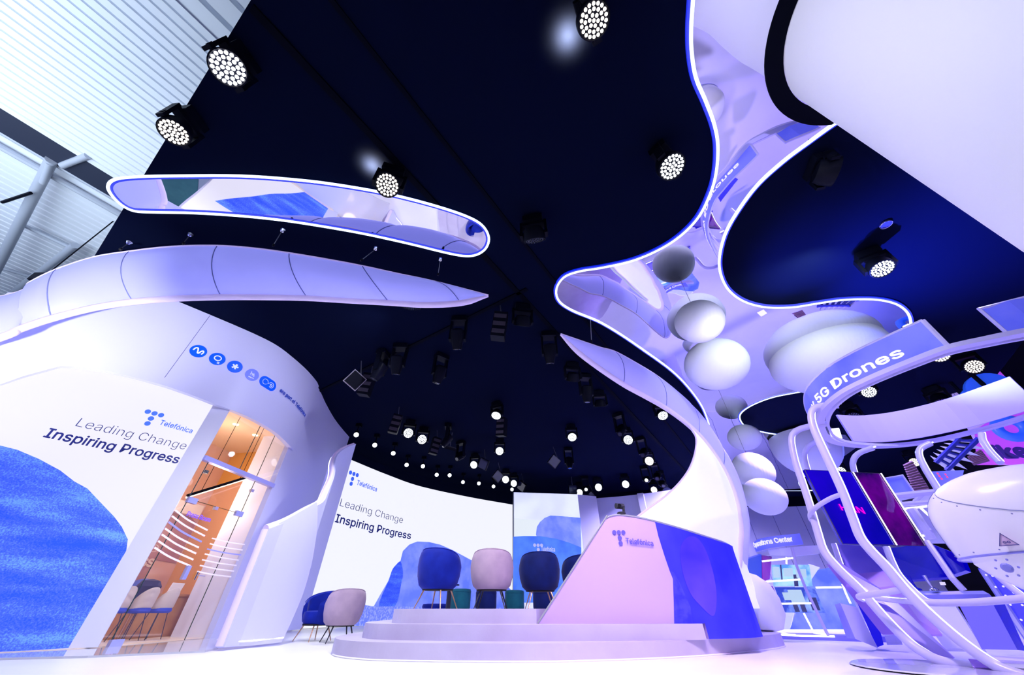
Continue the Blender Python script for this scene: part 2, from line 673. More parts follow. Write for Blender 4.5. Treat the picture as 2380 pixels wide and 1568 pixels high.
def ribbon(wall, pts, w, m, parent, off=0.01, name='stripe'):
    """flat stripe of width w along (s,z) points"""
    P = cr([(p[0], p[1], 0) for p in pts], 6) if len(pts) > 2 else [Vector((p[0], p[1], 0)) for p in pts]
    up, dn = [], []
    for i in range(len(P)):
        t = P[min(i + 1, len(P) - 1)] - P[max(0, i - 1)]
        t.normalize()
        n = Vector((-t.y, t.x, 0)) * w / 2
        up.append(P[i] + n)
        dn.append(P[i] - n)
    rows = [[wall.P(q.x, q.y, off) for q in up], [wall.P(q.x, q.y, off) for q in dn],
            [wall.P(q.x, q.y, off + 0.004) for q in dn], [wall.P(q.x, q.y, off + 0.004) for q in up]]
    return MB().grid(rows, close_u=True).build(name, m, parent)


for m_ in bpy.data.materials:           # small lit details are not worth sampling as lamps
    if m_.name in ('logo_blue', 'navy_ink', 'led_halo_blue', 'seam_grey', 'fabric_edge', 'white_tube', 'led_line'):
        m_.cycles.emission_sampling = 'NONE'


# ================================================================== SETTING
MB().box((4, 12, -0.05), (70, 60, 0.1)).build('floor', M_FLOOR, origin=(4, 12, 0))
struct(bpy.data.objects['floor'])
M_CARPET = mat('teal_hall_floor', (0.10, 0.30, 0.30), 0.6, noise=(1.5, (0.16, 0.42, 0.40), 0.35, 0.65))
struct(MB().prism([(-9.3, -6), (-9.3, 4.0), (-12.5, 8.2), (-18, 14), (-29, 14), (-29, -6)], 0.0, 0.012).build('floor_hall', M_CARPET))
AX_U = Vector((0.568, 0.823, 0))
AX_V = Vector((-0.823, 0.568, 0))
ROT_U = math.atan2(AX_U.y, AX_U.x)


def uv(u, v, z=0.0):
    p = AX_U * u + AX_V * v
    return Vector((p.x, p.y, z))


# black stretched ceiling of the stand, 6 m up
cpoly = [uv(-1.14, -7.0), uv(31, -7.0), uv(31, 17), uv(-1.14, 17)]
o = MB().prism([(p.x, p.y) for p in cpoly], 6.0, 6.12).build('ceiling', M_BLACKCEIL, origin=(4, 8, 6))
struct(o)


def ceiling_seam(a, b, w, h):
    a, b = Vector(a), Vector(b)
    d = (b - a)
    L = d.length
    rz = math.atan2(d.y, d.x)
    c = (a + b) / 2
    struct(MB().box((c.x, c.y, 6.0 - h / 2 + 0.002), (L, w, h), (0, 0, rz)).build('ceiling_seam', M_BLACKM))


ceiling_seam(uv(-1.1, 2.92), uv(22, 2.92), 0.10, 0.035)
ceiling_seam(uv(-1.1, 2.10), uv(22, 2.10), 0.06, 0.03)
ceiling_seam(uv(4.49, 2.7), uv(4.49, 16.9), 0.08, 0.035)

# hall roof, corrugated steel, far above
M_ROOF = mat('corrugated_roof', (0.80, 0.86, 0.95), 0.5)
M_ROOFB = mat('roof_blueish', (0.62, 0.70, 0.82), 0.5)
u0, u1 = -30.0, 24.0
for nm, v0, v1, z, per, gd in (('ceiling_hall', 7.5, 14.35, 12.0, 0.27, 0.06), ('ceiling_hall', -14.0, 7.45, 12.05, 0.62, 0.16), ('ceiling_hall', 15.35, 44.0, 12.3, 0.33, 0.06)):
    mb = MB()
    pr = []
    v = v0
    while v < v1:
        pr += [(v, z), (v + per * 0.76, z), (v + per * 0.82, z + gd), (v + per * 0.94, z + gd)]
        v += per
    mb.grid([[uv(u0, a, b) for (a, b) in pr], [uv(u1, a, b) for (a, b) in pr]])
    struct(mb.build(nm, M_ROOF, origin=(-6, 8, 12), fixn=False))
M_DARKSTEEL = mat('dark_steel', (0.015, 0.022, 0.05), 0.6)
M_STEEL = mat('painted_steel', (0.45, 0.50, 0.60), 0.45)
struct(MB().box(uv(-3, 14.9, 12.42), (54, 1.15, 0.8), (0, 0, ROT_U)).build('hall_beam', M_DARKSTEEL))
mb = MB()
for vv in (15.6, 16.3):
    mb.tube([uv(u0, vv, 12.15), uv(u1, vv, 12.15)], 0.10, 8)
struct(mb.build('hall_purlin', M_STEEL))
tr = thing('roof_truss', 'grey tubular steel truss under the corrugated hall roof', 'truss', uv(-9, 24, 11.0))
def hall_tube(pa, pb, za, zb, r, nm, par):
    return MB().tube([atz(pa[0], pa[1], za), atz(pb[0], pb[1], zb)], r, 10).build(nm, M_STEEL, par, smooth=True)
hall_tube((120, 372), (-30, 668), 12.0, 11.4, 0.15, 'chord', tr)
hall_tube((175, 570), (-10, 712), 11.9, 11.6, 0.13, 'chord', tr)
hall_tube((48, 520), (178, 582), 12.0, 12.0, 0.07, 'strut', tr)
hall_tube((116, 380), (100, 425), 11.9, 11.8, 0.09, 'gusset', tr)
hall_tube((205, 362), (145, 385), 12.0, 12.0, 0.10, 'strut', tr)
MB().tube([atz(5, 470, 11.5), atz(72, 448, 11.6)], 0.05, 6).build('strut', M_BLACK, tr)
hall_tube((0, 622), (110, 655), 12, 12, 0.06, 'strut', tr)
_hl = atz(95, 648, 9.0)
tag(MB().box(_hl, (0.35, 0.3, 0.3)).tube([_hl, Vector((_hl.x, _hl.y, 12.35))], 0.02, 5).build('hall_lamp', M_BLACK), 'small black lamp hung near the edge of the hall roof', 'lamp')
# hall walls round the outside, plain
M_HALLW = mat('hall_wall', (0.42, 0.47, 0.56), 0.7)
struct(MB().box(uv(-3, 44, 5.5), (60, 0.3, 13), (0, 0, ROT_U)).build('wall_hall', M_HALLW))
M_DHALL = mat('dark_hall', (0.018, 0.014, 0.035), 0.7)
struct(MB().box(uv(8, -19, 6), (60, 0.3, 13), (0, 0, ROT_U)).build('wall_dark', M_DHALL))
_dc = [uv(1, -19), uv(34, -19), uv(34, -7.1), uv(1, -7.1)]
struct(MB().prism([(p.x, p.y) for p in _dc], 11.6, 11.7).build('ceiling_dark', M_DHALL))
struct(MB().box(uv(34, 10, 6), (0.3, 64, 13), (0, 0, ROT_U)).build('wall_back', M_DHALL))

# black drape behind the stage screens, white wall behind the demo area
drape = Wall([(-7.4, 13.2), (-6.7, 15.9), (-5.3, 18.2), (-2.6, 20.6), (0.2, 22.3), (4.0, 22.9), (9.4, 20.9)], 6)
struct(panel('wall_drape', [(0, 0), (drape.L, 0), (drape.L, 6), (0, 6)], drape, M_BLACKCEIL, None, 0, 0.1, 0.5))
far = Wall([(8.4, 21.6), (12.5, 23.0), (17, 23.2), (22, 21.5)], 6)
zt = 5.45
struct(panel('wall_far', [(0, 0), (far.L, 0), (far.L, zt), (0, zt)], far, M_LILACW, None, 0, 0.15, 0.5))
mb = MB()
for k in range(1, 9):
    q = far.P(k * far.L / 9, 0, 0.02)
    mb.tube([q, Vector((q.x, q.y, zt))], 0.012, 4)
struct(mb.build('trim_1', M_SEAM))
struct(panel('wall_cornice', [(0, zt), (far.L, zt), (far.L, 5.98), (0, 5.98)], far, M_BLACKM, None, 0.05, 0.1, 0.5))
ribbon(far, [(0.1, 5.97), (far.L - 0.1, 5.97)], 0.05, M_LEDLINE, None, 0.07, 'trim_2')
struct(bpy.data.objects['trim_2'])


# ================================================================== MIRROR CEILINGS WITH LED OUTLINES
def mirror_plate(name, label, poly, m, led_runs):
    c = sum((Vector((p[0], p[1], 0)) for p in poly), Vector()) / len(poly)
    t = thing(name, label, 'ceiling mirror', (c.x, c.y, 5.955))
    bm = bmesh.new()
    f = bm.faces.new([bm.verts.new((p[0], p[1], 5.955)) for p in poly])
    r = bmesh.ops.extrude_face_region(bm, geom=[f])
    for e in r['geom']:
        if isinstance(e, bmesh.types.BMVert):
            e.co.z = 5.999
    bmesh.ops.triangulate(bm, faces=[q for q in bm.faces if len(q.verts) > 4])
    bm_out(bm, 'mirror', m, t)
    for run, closed, side in led_runs:
        MB().tube([Vector((p[0], p[1], 5.945)) for p in run], 0.022, 8, closed).build('led_outline', M_LEDLINE, t)
        n = len(run)
        a, b = [], []
        for i in range(n):
            if closed:
                tt = Vector(run[(i + 1) % n]) - Vector(run[i - 1])
            else:
                tt = Vector(run[min(i + 1, n - 1)]) - Vector(run[max(i - 1, 0)])
            nn = Vector((-tt.y, tt.x, 0))
            nn.normalize()
            nn *= side
            a.append(Vector((run[i][0], run[i][1], 5.950)) + nn * 0.0)
            b.append(Vector((run[i][0], run[i][1], 5.950)) + nn * 0.055)
        rows = [a, b, [p + Vector((0, 0, .04)) for p in b], [p + Vector((0, 0, .04)) for p in a]]
        MB().grid(rows, close_u=True, close_v=closed).build('led_halo', M_LEDHALO, t)  # glowing ribbon painted in as the tube's blue halo
    return t


def zpoly(pix, n=6, closed=True):
    return cr([atz(p[0], p[1], 5.955) for p in pix], n, closed)


slot_px = [(252, 432), (268, 416), (320, 410), (400, 408), (560, 408), (700, 418), (800, 431), (900, 449), (1000, 474), (1080, 500),
           (1120, 522), (1136, 550), (1130, 575), (1110, 590), (1083, 594), (1040, 587), (950, 565), (850, 543), (750, 525),
           (650, 510), (550, 500), (450, 494), (350, 492), (312, 489), (285, 476), (262, 454)]
slot = zpoly(slot_px, 5)
mirror_plate('ceiling_mirror', 'long pointed mirror slot in black ceiling above the white arch', [(p.x, p.y) for p in slot], M_MIRROR2,
             [(slot, True, 1)])

left_px = [(1614, -60), (1610, 0), (1606, 60), (1607, 120), (1617, 180), (1640, 235), (1660, 290), (1668, 340), (1664, 400), (1650, 450),
           (1622, 505), (1580, 548), (1530, 580), (1470, 605), (1400, 621), (1345, 630), (1310, 644), (1293, 672), (1300, 700),
           (1332, 722), (1390, 746), (1440, 775), (1500, 816), (1560, 860), (1600, 900), (1632, 945), (1648, 985)]
right_px = [(2112, 768), (2117, 750), (2108, 725), (2080, 705), (2030, 695), (1960, 696), (1900, 704), (1840, 713), (1780, 713), (1730, 700),
            (1695, 675), (1676, 640), (1672, 600), (1685, 545), (1715, 490), (1760, 430), (1820, 375), (1880, 330), (1935, 290), (1980, 262)]
isl_px = [(1868, 908), (1790, 924), (1735, 948), (1719, 970), (1740, 994), (1800, 1008), (1855, 1013), (1935, 1008)]
lrun = zpoly(left_px, 6, False)
rrun = zpoly(right_px, 6, False)
irun = zpoly(isl_px, 6, False)
tail = [atz(*p, 5.955) for p in ((1655, 1010), (1680, 1080), (1698, 1139))]
back = [atz(*p, 5.955) for p in ((1760, 1142), (1850, 1141), (1880, 1139))]
isl2 = zpoly([(1880, 1139), (1862, 1131), (1857, 1119), (1870, 1106), (1905, 1100)], 5, False)
rside = [atz(*p, 5.955) for p in ((1990, 1040), (1965, 1010))]
lobe = [atz(*p, 5.955) for p in ((2000, 872), (2090, 828))]
near = [Vector(p) for p in ((5.2, 1.9, 0), (6.6, 0.4, 0), (6.0, -2.0, 0), (3.2, -2.2, 0))]
river = lrun + tail + back + isl2[1:] + rside + list(reversed(irun)) + lobe + rrun + near
mirror_plate('ceiling_mirror', 'river-shaped mirror ceiling with wavy reflections beside the white column', [(p.x, p.y) for p in river],
             M_MIRROR, [(lrun, False, 1), (rrun, False, 1), (irun, False, 1), (isl2, False, 1)])

# white cylindrical column beside the camera with the black slit round its head
t = thing('column', 'huge white round fabric column rising to the mirrored ceiling', 'column', (4.42, 0.62, 0))
t['kind'] = 'structure'
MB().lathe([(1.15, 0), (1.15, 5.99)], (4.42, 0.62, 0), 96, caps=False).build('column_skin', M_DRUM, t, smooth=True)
MB().lathe([(1.16, 5.94), (1.36, 5.94), (1.36, 5.97), (1.16, 5.97)], (4.42, 0.62, 0), 96, caps=False).build('column_gap', M_BLACKM, t)

# ================================================================== PRESS ROOM BUILDING AND ITS FACADE
K = Vector((-6.66, 6.93, 0))
dA = Vector((-0.656, -0.755, 0))
FA = Wall([K + dA * 2.78, K])
G0 = Vector((-6.40, 7.12, 0))
dG = Vector((0.139, 0.990, 0))
FC = Wall([K, G0], face=(0, 3))
FG = Wall([G0, G0 + dG * 2.12])
E0 = G0 + dG * 2.12
FE = Wall([(E0.x, E0.y), (-6.18, 9.75), (-6.36, 10.6), (-6.55, 11.8), (-6.62, 12.8), (-6.64, 13.5)], 4)
FF = Wall([(-8.95, 4.28), (-8.50, 4.74), (-8.1, 5.12), (-7.62, 5.62), (-7.1, 6.18), (-6.55, 6.82), (-6.25, 7.3), (-6.10, 7.9), (-6.02, 8.5), (-6.02, 9.1), (-6.08, 9.42)], 4)


def hp(w, *pix):
    return [w.hit(*p) for p in pix]


# lightbox wall with the slogan
lb = thing('lightbox_wall', 'big glowing white wall with slogan and blue hill picture', 'wall panel', FA.P(1.5, 0))
h_top = 5.6
lbf = panel('light_face', [(0, 0.03), (FA.L, 0.03), (FA.L, h_top), (0, h_top)], FA, M_LIGHTBOX, lb, 0.0, 0.06)
hill = hp(FA, (-60, 1022), (0, 1035), (40, 1045), (90, 1066), (140, 1093), (172, 1118), (203, 1135), (240, 1174), (265, 1200), (283, 1224),
          (297, 1253), (303, 1280))
colL = lambda y: 164 + (1509 - y) * (501 - 164) / (1509 - 939.0)
hill += [FA.hit(colL(y) - 0.5, y) for y in (1300, 1350, 1400, 1450, 1490, 1505)] + hp(FA, (0, 1515), (-60, 1517))
hill = [(min(s, FA.L - 0.002), z) for (s, z) in hill]
panel('hill_picture', hill, FA, M_HILL, lb, 0.006, 0.005)
text_pix('Leading Change', FA, (174, 990), (428, 1045), 0.215, M_NAVY, lbf, -0.012)
text_pix('Inspiring Progress', FA, (100, 1015), (411, 1077), 0.215, M_NAVY, lbf, 0.013)
text_pix('Telefónica', FA, (369, 986), (444, 1007), 0.135, M_LOGO, lbf, 0.008)
cl = FA.hit(351, 972)
dots_logo(FA, cl, 0.29, M_LOGO, lbf)

struct(MB().box((-10.3, 6.65, 2.6), (5.0, 0.10, 5.2), (0, 0, -0.79)).build('wall_side', M_WHITE))
# column between lightbox and glass
struct(panel('wall_pier', [(0, 0.03), (FC.L, 0.03), (FC.L, 5.6), (0, 5.6)], FC, M_WHITE, None, 0.0, 0.06))

# fascia ring with the brand circles
lowpx = [(0, 893), (60, 872), (141, 850), (190, 852), (247, 861), (320, 878), (388, 897), (445, 917), (501, 939), (550, 957), (600, 980), (640, 1004), (672, 1034)]
low = sorted([FF.hit(*p) for p in lowpx])
low = [(0.0, low[0][1])] + [q for q in low if 0 < q[0] < FF.L] + [(FF.L, low[-1][1])]
fa = thing('brand_fascia', 'pale lilac curved fascia carrying five blue brand circles', 'fascia', FF.P(FF.L * 0.6, 3.8))
sTop = FF.hit(402, 695)[0]
panel('fascia_skin', low + [(FF.L, 5.99), (sTop, 5.99), (sTop * 0.5, 5.6), (0, 4.9)], FF, M_FASCIA, fa, 0.0, 0.12, 0.15, smooth=True)
sj = FF.hit(494, 725)[0]
MB().tube([FF.P(sj, 4.25, 0.0), FF.P(sj, 5.98, 0.0)], 0.006, 4).build('joint', M_SEAM, fa)
M_CIRC = mat('circle_blue', (0.0, 0.085, 0.95), 0.4, 0, (0.0, 0.07, 1.0), 0.55)
M_CIRC2 = mat('circle_pale_blue', (0.12, 0.17, 0.92), 0.4, 0, (0.12, 0.16, 0.95), 0.45)
M_MARKW = mat('mark_white', (0.85, 0.86, 0.98), 0.5, 0, (0.85, 0.86, 1.0), 0.35)
cpx = [(461, 816), (505, 834), (546, 852), (586, 871)]
cen = [FF.hit(*p) for p in cpx]
rads = []
for i, c in enumerate(cen):
    nb = cen[i + 1] if i + 1 < len(cen) else cen[i - 1]
    rads.append(0.135)
for i, c in enumerate(cen):
    panel('brand_circle', disc_poly(c, 0.150, 0.150), FF, M_CIRC if i < 3 else M_CIRC2, fa, 0.010, 0.008, 0.1)
c5 = FF.hit(623, 891)
pill = [(c5[0] + 0.11 + 0.135 * math.cos(a), c5[1] + 0.135 * math.sin(a)) for a in [(-PI / 2) + PI * k / 14 for k in range(15)]]
pill += [(c5[0] - 0.11 + 0.135 * math.cos(a), c5[1] + 0.135 * math.sin(a)) for a in [(PI / 2) + PI * k / 14 for k in range(15)]]
panel('brand_pill', pill, FF, M_CIRC, fa, 0.010, 0.008, 0.1)


def stroke(pts, c, w, nm='brand_mark', smooth=5, closed=False, k=0.15):
    P = cr([(p[0], p[1], 0) for p in pts], smooth, closed)
    rows = []
    mb = MB()
    mb.tube([FF.P(c[0] + p.x * k, c[1] + p.y * k, 0.012) for p in P], w * k, 6, closed)
    return mb.build(nm, M_MARKW, fa)


stroke([(-.6, -.1), (-.5, .3), (-.25, .42), (-.1, .1), (0, -.28), (.15, -.3), (.3, .1), (.5, .25), (.6, 0), (.5, -.35)], cen[0], 0.10)
stroke([(.42 * math.cos(a), .12 + .38 * math.sin(a)) for a in [2 * PI * q / 10 for q in range(10)]], cen[1], 0.075, closed=True)
text_wall('2', FF, (cen[1][0] + 0.03, cen[1][1] - 0.105), (cen[1][0] + 0.075, cen[1][1] - 0.105), 0.055, M_MARKW, fa, 0.02, 0.012, 'brand_mark')
mbx = MB()
for k, (r0, rr) in enumerate(((0.42, .16), (0.45, .12), (0.45, .12), (0.45, .12), (0.45, .12))):
    a = PI / 2 - 0.25 + 2 * PI * k / 5
    mbx.tube([FF.P(cen[2][0], cen[2][1], 0.012), FF.P(cen[2][0] + r0 * 0.15 * math.cos(a), cen[2][1] + r0 * 0.15 * math.sin(a), 0.012)], [0.018, rr * 0.15], 8)
mbx.build('brand_mark', M_MARKW, fa)
stroke([(-.3, .45), (-.28, -.1), (-.12, .25), (0, -.12), (.12, .3), (.2, .1), (.3, -.2)], cen[3], 0.055, smooth=1)
text_wall('wayra', FF, (cen[3][0] - 0.06, cen[3][1] - 0.085), (cen[3][0] + 0.06, cen[3][1] - 0.085), 0.034, M_MARKW, fa, 0.02, 0.012, 'brand_mark')
stroke([(-.05, 0), (-.4, .45), (-.95, .45), (-1.2, 0), (-.95, -.45), (-.5, -.42), (0, 0.0), (.4, .42), (.95, .45), (1.2, 0), (.95, -.45), (.4, -.42)],
       c5, 0.035, closed=False, k=0.135)
text_wall('O', FF, (c5[0] + 0.055, c5[1] - 0.03), (c5[0] + 0.125, c5[1] - 0.03), 0.07, M_MARKW, fa, 0.02, 0.012, 'brand_mark')
M_NAVY2 = mat('navy_print', (0.01, 0.04, 0.35), 0.5, 0, (0.01, 0.04, 0.4), 0.4)
text_pix('are part of Telefónica', FF, (648, 909), (706, 968), 0.135, M_NAVY2, fa, 0.01, 0.028)

# wall panel right of the door, running back to the screen
struct(panel('wall_press', [(0, 0), (FE.L, 0), (FE.L, 5.99), (0, 5.99)], FE, M_FASCIA, None, 0.0, 0.12, 0.2, smooth=True))
# lintel above the glass, behind the fascia, and pocket ceiling
ztop = 4.35
struct(panel('wall_lintel', [(0, ztop), (FG.L, ztop), (FG.L, 5.9), (0, 5.9)], FG, M_WHITE, None, 0.0, 0.08))

# glossy deck along the facade
dk = [(-9.4, 3.4), (-7.6, 4.75), (-6.33, 5.78), (-5.47, 6.02), (-4.45, 6.72), (-4.62, 7.25), (-6.0, 9.25), (-6.2, 9.3), (-6.46, 7.12), (-6.72, 6.95), (-9.3, 3.9)]
struct(MB().prism(dk, 0.0, 0.022).build('floor_deck', M_DECK))

# --- the room behind the glass
e1, e2 = dG, Vector((-dG.y, dG.x, 0))
R0 = G0.copy()


def rm(s, d, z=0.0):
    q = R0 + e1 * s + e2 * d
    return Vector((q.x, q.y, z))


M_PINKW = mat('pink_mural', (0.80, 0.46, 0.38), 0.6, noise=(0.9, (0.86, 0.62, 0.55), 0.35, 0.65))
M_OCHRE = mat('ochre_wall', (0.85, 0.42, 0.10), 0.6)
M_CREAM = mat('cream_ceiling', (0.90, 0.66, 0.46), 0.6)
M_WOOD = mat('oak_veneer', (0.55, 0.24, 0.06), 0.45, noise=(6.0, (0.66, 0.32, 0.10), 0.3, 0.7))
M_ROOMFL = mat('room_floor', (0.86, 0.72, 0.62), 0.35)
fl = [rm(-0.2, 0.1), rm(2.2, 0.12), rm(3.4, 0.75), rm(3.4, 3.0), rm(-3, 3.0), rm(-3, 2.0)]
struct(MB().prism([(p.x, p.y) for p in fl], 0.0, 0.03).build('floor_room', M_ROOMFL))
fl2 = [rm(-0.2, 0.1), rm(2.2, 0.12), rm(3.4, 0.75), rm(3.4, 3.0), rm(-3, 3.0), rm(-3, 2.0)]
struct(MB().prism([(p.x, p.y) for p in fl2], 4.36, 4.44).build('ceiling_room', M_CREAM))
struct(MB().box(rm(1.0, 2.98, 2.2), (4.8, 0.08, 4.4), (0, 0, math.atan2(e1.y, e1.x))).build('wall_mural', M_PINKW))
struct(MB().box(rm(3.35, 1.83, 2.2), (0.08, 2.3, 4.4), (0, 0, math.atan2(e1.y, e1.x))).build('wall_ochre', M_OCHRE))
struct(MB().box(rm(2.36, 0.62, 2.2), (0.30, 0.80, 4.4), (0, 0, math.atan2(e1.y, e1.x))).build('wall_reveal', M_WHITE))
FM = Wall([rm(-3, 2.93), rm(3.3, 2.93)])
FO = Wall([rm(3.30, 2.9), rm(3.30, 0.2)])
mu = thing('mural_lettering', 'pale cut letters e and ss on pink mural wall', 'lettering', FM.P(3, 1.2))
M_PALEINK = mat('pale_ink', (0.95, 0.80, 0.74), 0.5)
a_, b_ = FM.hit(345, 1281), FM.hit(361, 1284)
text_wall('e', FM, a_, (b_[0], a_[1]), 0.30, M_PALEINK, mu, -0.01)
a_, b_ = FM.hit(322, 1314), FM.hit(350, 1318)
ms_ = (a_[0] + b_[0]) / 2
text_wall('s', FM, a_, (ms_ - 0.01, a_[1]), 0.30, M_PALEINK, mu, 0.02)
text_wall('s', FM, (ms_ + 0.01, a_[1]), (b_[0], a_[1]), 0.30, M_PALEINK, mu, 0.02)
arc = [(min(s_, FM.L - 0.03), z_) for s_, z_ in [FM.hit(*p) for p in ((398, 1163), (415, 1172), (436, 1190), (455, 1215), (452, 1240), (420, 1310), (360, 1300), (290, 1420), (230, 1420), (330, 1250))]]
struct(panel('wall_mural_shape', arc, FM, mat('mural_rose', (0.48, 0.24, 0.26), 0.6, noise=(1.5, (0.66, 0.40, 0.36), 0.35, 0.65)), None, 0.006, 0.004))
tag(MB().box(rm(3.24, 1.0, 1.62), (0.05, 0.62, 0.55), (0, 0, math.atan2(e1.y, e1.x))).build('wall_television', M_BLACK),
    'black television on the ochre wall behind the glass', 'television')
M_LAMPW = glow('lamp_warm', (1.0, 0.78, 0.50), 5.0)
for (px, py, lb_) in ((548, 986, 'round downlight nearest the glass in the press room ceiling'), (593, 1011, 'round downlight beside the pale reveal in the press room ceiling')):
    q = atz(px, py, 4.35)
    tag(MB().lathe([(0.07, 0), (0.07, 0.015)], (q.x, q.y, 4.342), 16).build('downlight', M_LAMPW), lb_, 'downlight')
q = rm(1.6, 1.0, 3.1)
ll = thing('linear_lamp', 'long slim black bar lamp glowing warm in the press room', 'lamp', q)
A_, B_ = atd(434, 1152, 10.7), atd(584, 1106, 10.9)
MB().tube([A_, B_], 0.035, 6).build('housing', M_BLACK, ll)
MB().tube([A_ + Vector((0, 0, -.035)), B_ + Vector((0, 0, -.035))], 0.020, 6).build('diffuser', M_LAMPW, ll)
MB().tube([A_ * 0.8 + B_ * 0.2, (A_ * 0.8 + B_ * 0.2) + Vector((0, 0, 1.80))], 0.006, 4).build('wire', M_BLACK, ll)
MB().tube([A_ * 0.2 + B_ * 0.8, (A_ * 0.2 + B_ * 0.8) + Vector((0, 0, 1.40))], 0.006, 4).build('wire', M_BLACK, ll)
tag(MB().box(rm(2.6, 2.8, 2.62), (0.9, 0.2, 0.28), (0, 0, math.atan2(e1.y, e1.x))).build('air_conditioner', mat('ac_white', (0.9, 0.82, 0.76), 0.4)),
    'white wall air conditioner high on the mural wall', 'air conditioner')
light('POINT', 'light_press_room', rm(1.7, 1.3, 2.5), 62, (1.0, 0.74, 0.48), None, 0.25)
light('POINT', 'light_press_room_high', rm(1.2, 1.4, 3.7), 26, (1.0, 0.74, 0.48), None, 0.25)

# counter table with oak front, blue dome, coats, high chairs
tb = thing('meeting_table', 'long oak meeting table behind the press room door', 'table', rm(2.2, 1.7))
rz_ = math.atan2(e1.y, e1.x)
MB().box(rm(2.2, 1.75, 0.73), (1.9, 0.85, 0.04), (0, 0, rz_)).build('table_top', M_WOOD, tb)
MB().box(rm(2.25, 1.36, 0.37), (1.6, 0.03, 0.68), (0, 0, rz_)).build('front_panel', M_WOOD, tb)
MB().box(rm(1.42, 1.75, 0.37), (0.03, 0.75, 0.68), (0, 0, rz_)).build('side_panel', M_WOOD, tb)
M_DOME = mat('dome_blue', (0.03, 0.09, 0.45), 0.35)
tag(MB().lathe([(0.30, 0), (0.29, .07), (0.26, .14), (0.19, .21), (0.10, .25), (0.001, .26)], rm(1.75, 1.8, 0.75), 28).build('blue_dome', M_DOME, smooth=True),
    'deep blue dome standing on the oak table', 'ornament')
tag(MB().box(rm(2.35, 1.6, 0.86), (0.30, 0.02, 0.2), (0.2, 0, rz_)).build('name_card', M_MARKW), 'small white card on the oak table', 'card')

# --- glass front
gf = thing('glass_front', 'frameless glass front and door of the orange press room', 'glass front', FG.P(1.0, 0.02))
zs = FG.hit(545, 1098)[1]
zd = FG.hit(500, 1178)[1]
sH, sE = FG.hit(437, 1160)[0], FG.hit(557, 1196)[0]
g_ = lambda nm, s0, s1, z0, z1: panel(nm, [(s0, z0), (s1, z0), (s1, z1), (s0, z1)], FG, M_GLASS, gf, 0.0, 0.012)
g_('pane', 0.0, sH - 0.01, 0.03, zs)
door = g_('door_leaf', sH + 0.01, sE, 0.05, zd)
g_('pane', sH + 0.01, sE, zd + 0.02, zs)
g_('pane', sE + 0.02, FG.L, 0.03, zs)
g_('pane', 0.0, 0.95, zs + 0.1, ztop)
g_('pane', 0.96, 1.5, zs + 0.1, ztop)
g_('pane', 1.51, FG.L, zs + 0.1, ztop)
M_TRANS = mat('transom_violet', (0.45, 0.45, 0.95), 0.3, 0.2)
panel('transom', [(0, zs), (FG.L, zs), (FG.L, zs + 0.09), (0, zs + 0.09)], FG, M_TRANS, gf, 0.05, 0.12)
M_EDGE = mat('glass_edge', (0.02, 0.05, 0.05), 0.2)
for s_, z0, z1 in ((sH, 0.03, zs), (sE + 0.01, 0.03, zs), (0.955, zs + 0.1, ztop), (1.505, zs + 0.1, ztop)):
    MB().tube([FG.P(s_, z0, 0.0), FG.P(s_, z1, 0.0)], 0.008, 4).build('glass_edge', M_EDGE, gf)
MB().tube([FG.P(sH, zd + 0.01, 0.0), FG.P(sE, zd + 0.01, 0.0)], 0.005, 4).build('glass_edge', M_EDGE, gf)
M_FIT = mat('patch_fitting', (0.50, 0.54, 0.95), 0.25, 0.5)
for s_, z_ in ((sH + 0.09, zd), (sH + 0.09, 0.06), (sE - 0.04, zd)):
    panel('hinge', [(s_ - 0.10, z_ - 0.05), (s_ + 0.10, z_ - 0.05), (s_ + 0.10, z_ + 0.05), (s_ - 0.10, z_ + 0.05)], FG, M_FIT, gf, 0.03, 0.06)
for px, py in ((478, 1096), (585, 1140), (501, 1181)):
    s_, z_ = FG.hit(px, py)
    panel('clamp', [(s_ - 0.04, z_ - 0.03), (s_ + 0.04, z_ - 0.03), (s_ + 0.04, z_ + 0.03), (s_ - 0.04, z_ + 0.03)], FG, M_CHROME, gf, 0.03, 0.06)
s_, z_ = FG.hit(431, 1330)
panel('lock', [(s_ - 0.03, z_ - 0.11), (s_ + 0.05, z_ - 0.11), (s_ + 0.05, z_ + 0.11), (s_ - 0.03, z_ + 0.11)], FG, M_FIT, door, 0.03, 0.06)
s_, z_ = FG.hit(455, 1337)
hb = MB()
hb.tube([FG.P(s_, z_, 0.0), FG.P(s_, z_, 0.07), FG.P(s_ + 0.14, z_, 0.07)], 0.010, 8)
hb.tube([FG.P(s_, z_ - 0.07, 0.015), FG.P(s_, z_ + 0.06, 0.015)], 0.016, 8)
hb.build('handle', M_CHROME, door)
M_VIN = mat('violet_vinyl', (0.20, 0.10, 0.95), 0.5, 0, (0.20, 0.10, 1.0), 0.6)
text_pix('Press Room', FG, (432, 1198), (486, 1213), 0.115, M_VIN, door, 0.006, 0.008)
M_FROST = mat('frost_vinyl', (0.90, 0.85, 0.98), 0.6, 0, (0.8, 0.7, 0.95), 0.25)
M_FROSTB = mat('frost_vinyl_blue', (0.30, 0.32, 0.95), 0.6, 0, (0.3, 0.32, 1.0), 0.3)
st_a = [(680, 165), (655, 220), (625, 275), (595, 335), (565, 390), (530, 450), (495, 510)]
st_b = [(1025, 360), (1000, 412), (970, 465), (945, 518), (920, 572), (895, 628), (868, 685)]
st_c = [(1065, 432), (1045, 482), (1020, 530), (1000, 575), (975, 628), (955, 680), (930, 735)]
st_d = [(1365, 490), (1345, 540), (1330, 585), (1310, 632), (1290, 680), (1265, 732), (1240, 783)]
fz = lambda p: (220 + p[0] / 3.92, 1140 + p[1] / 3.92)
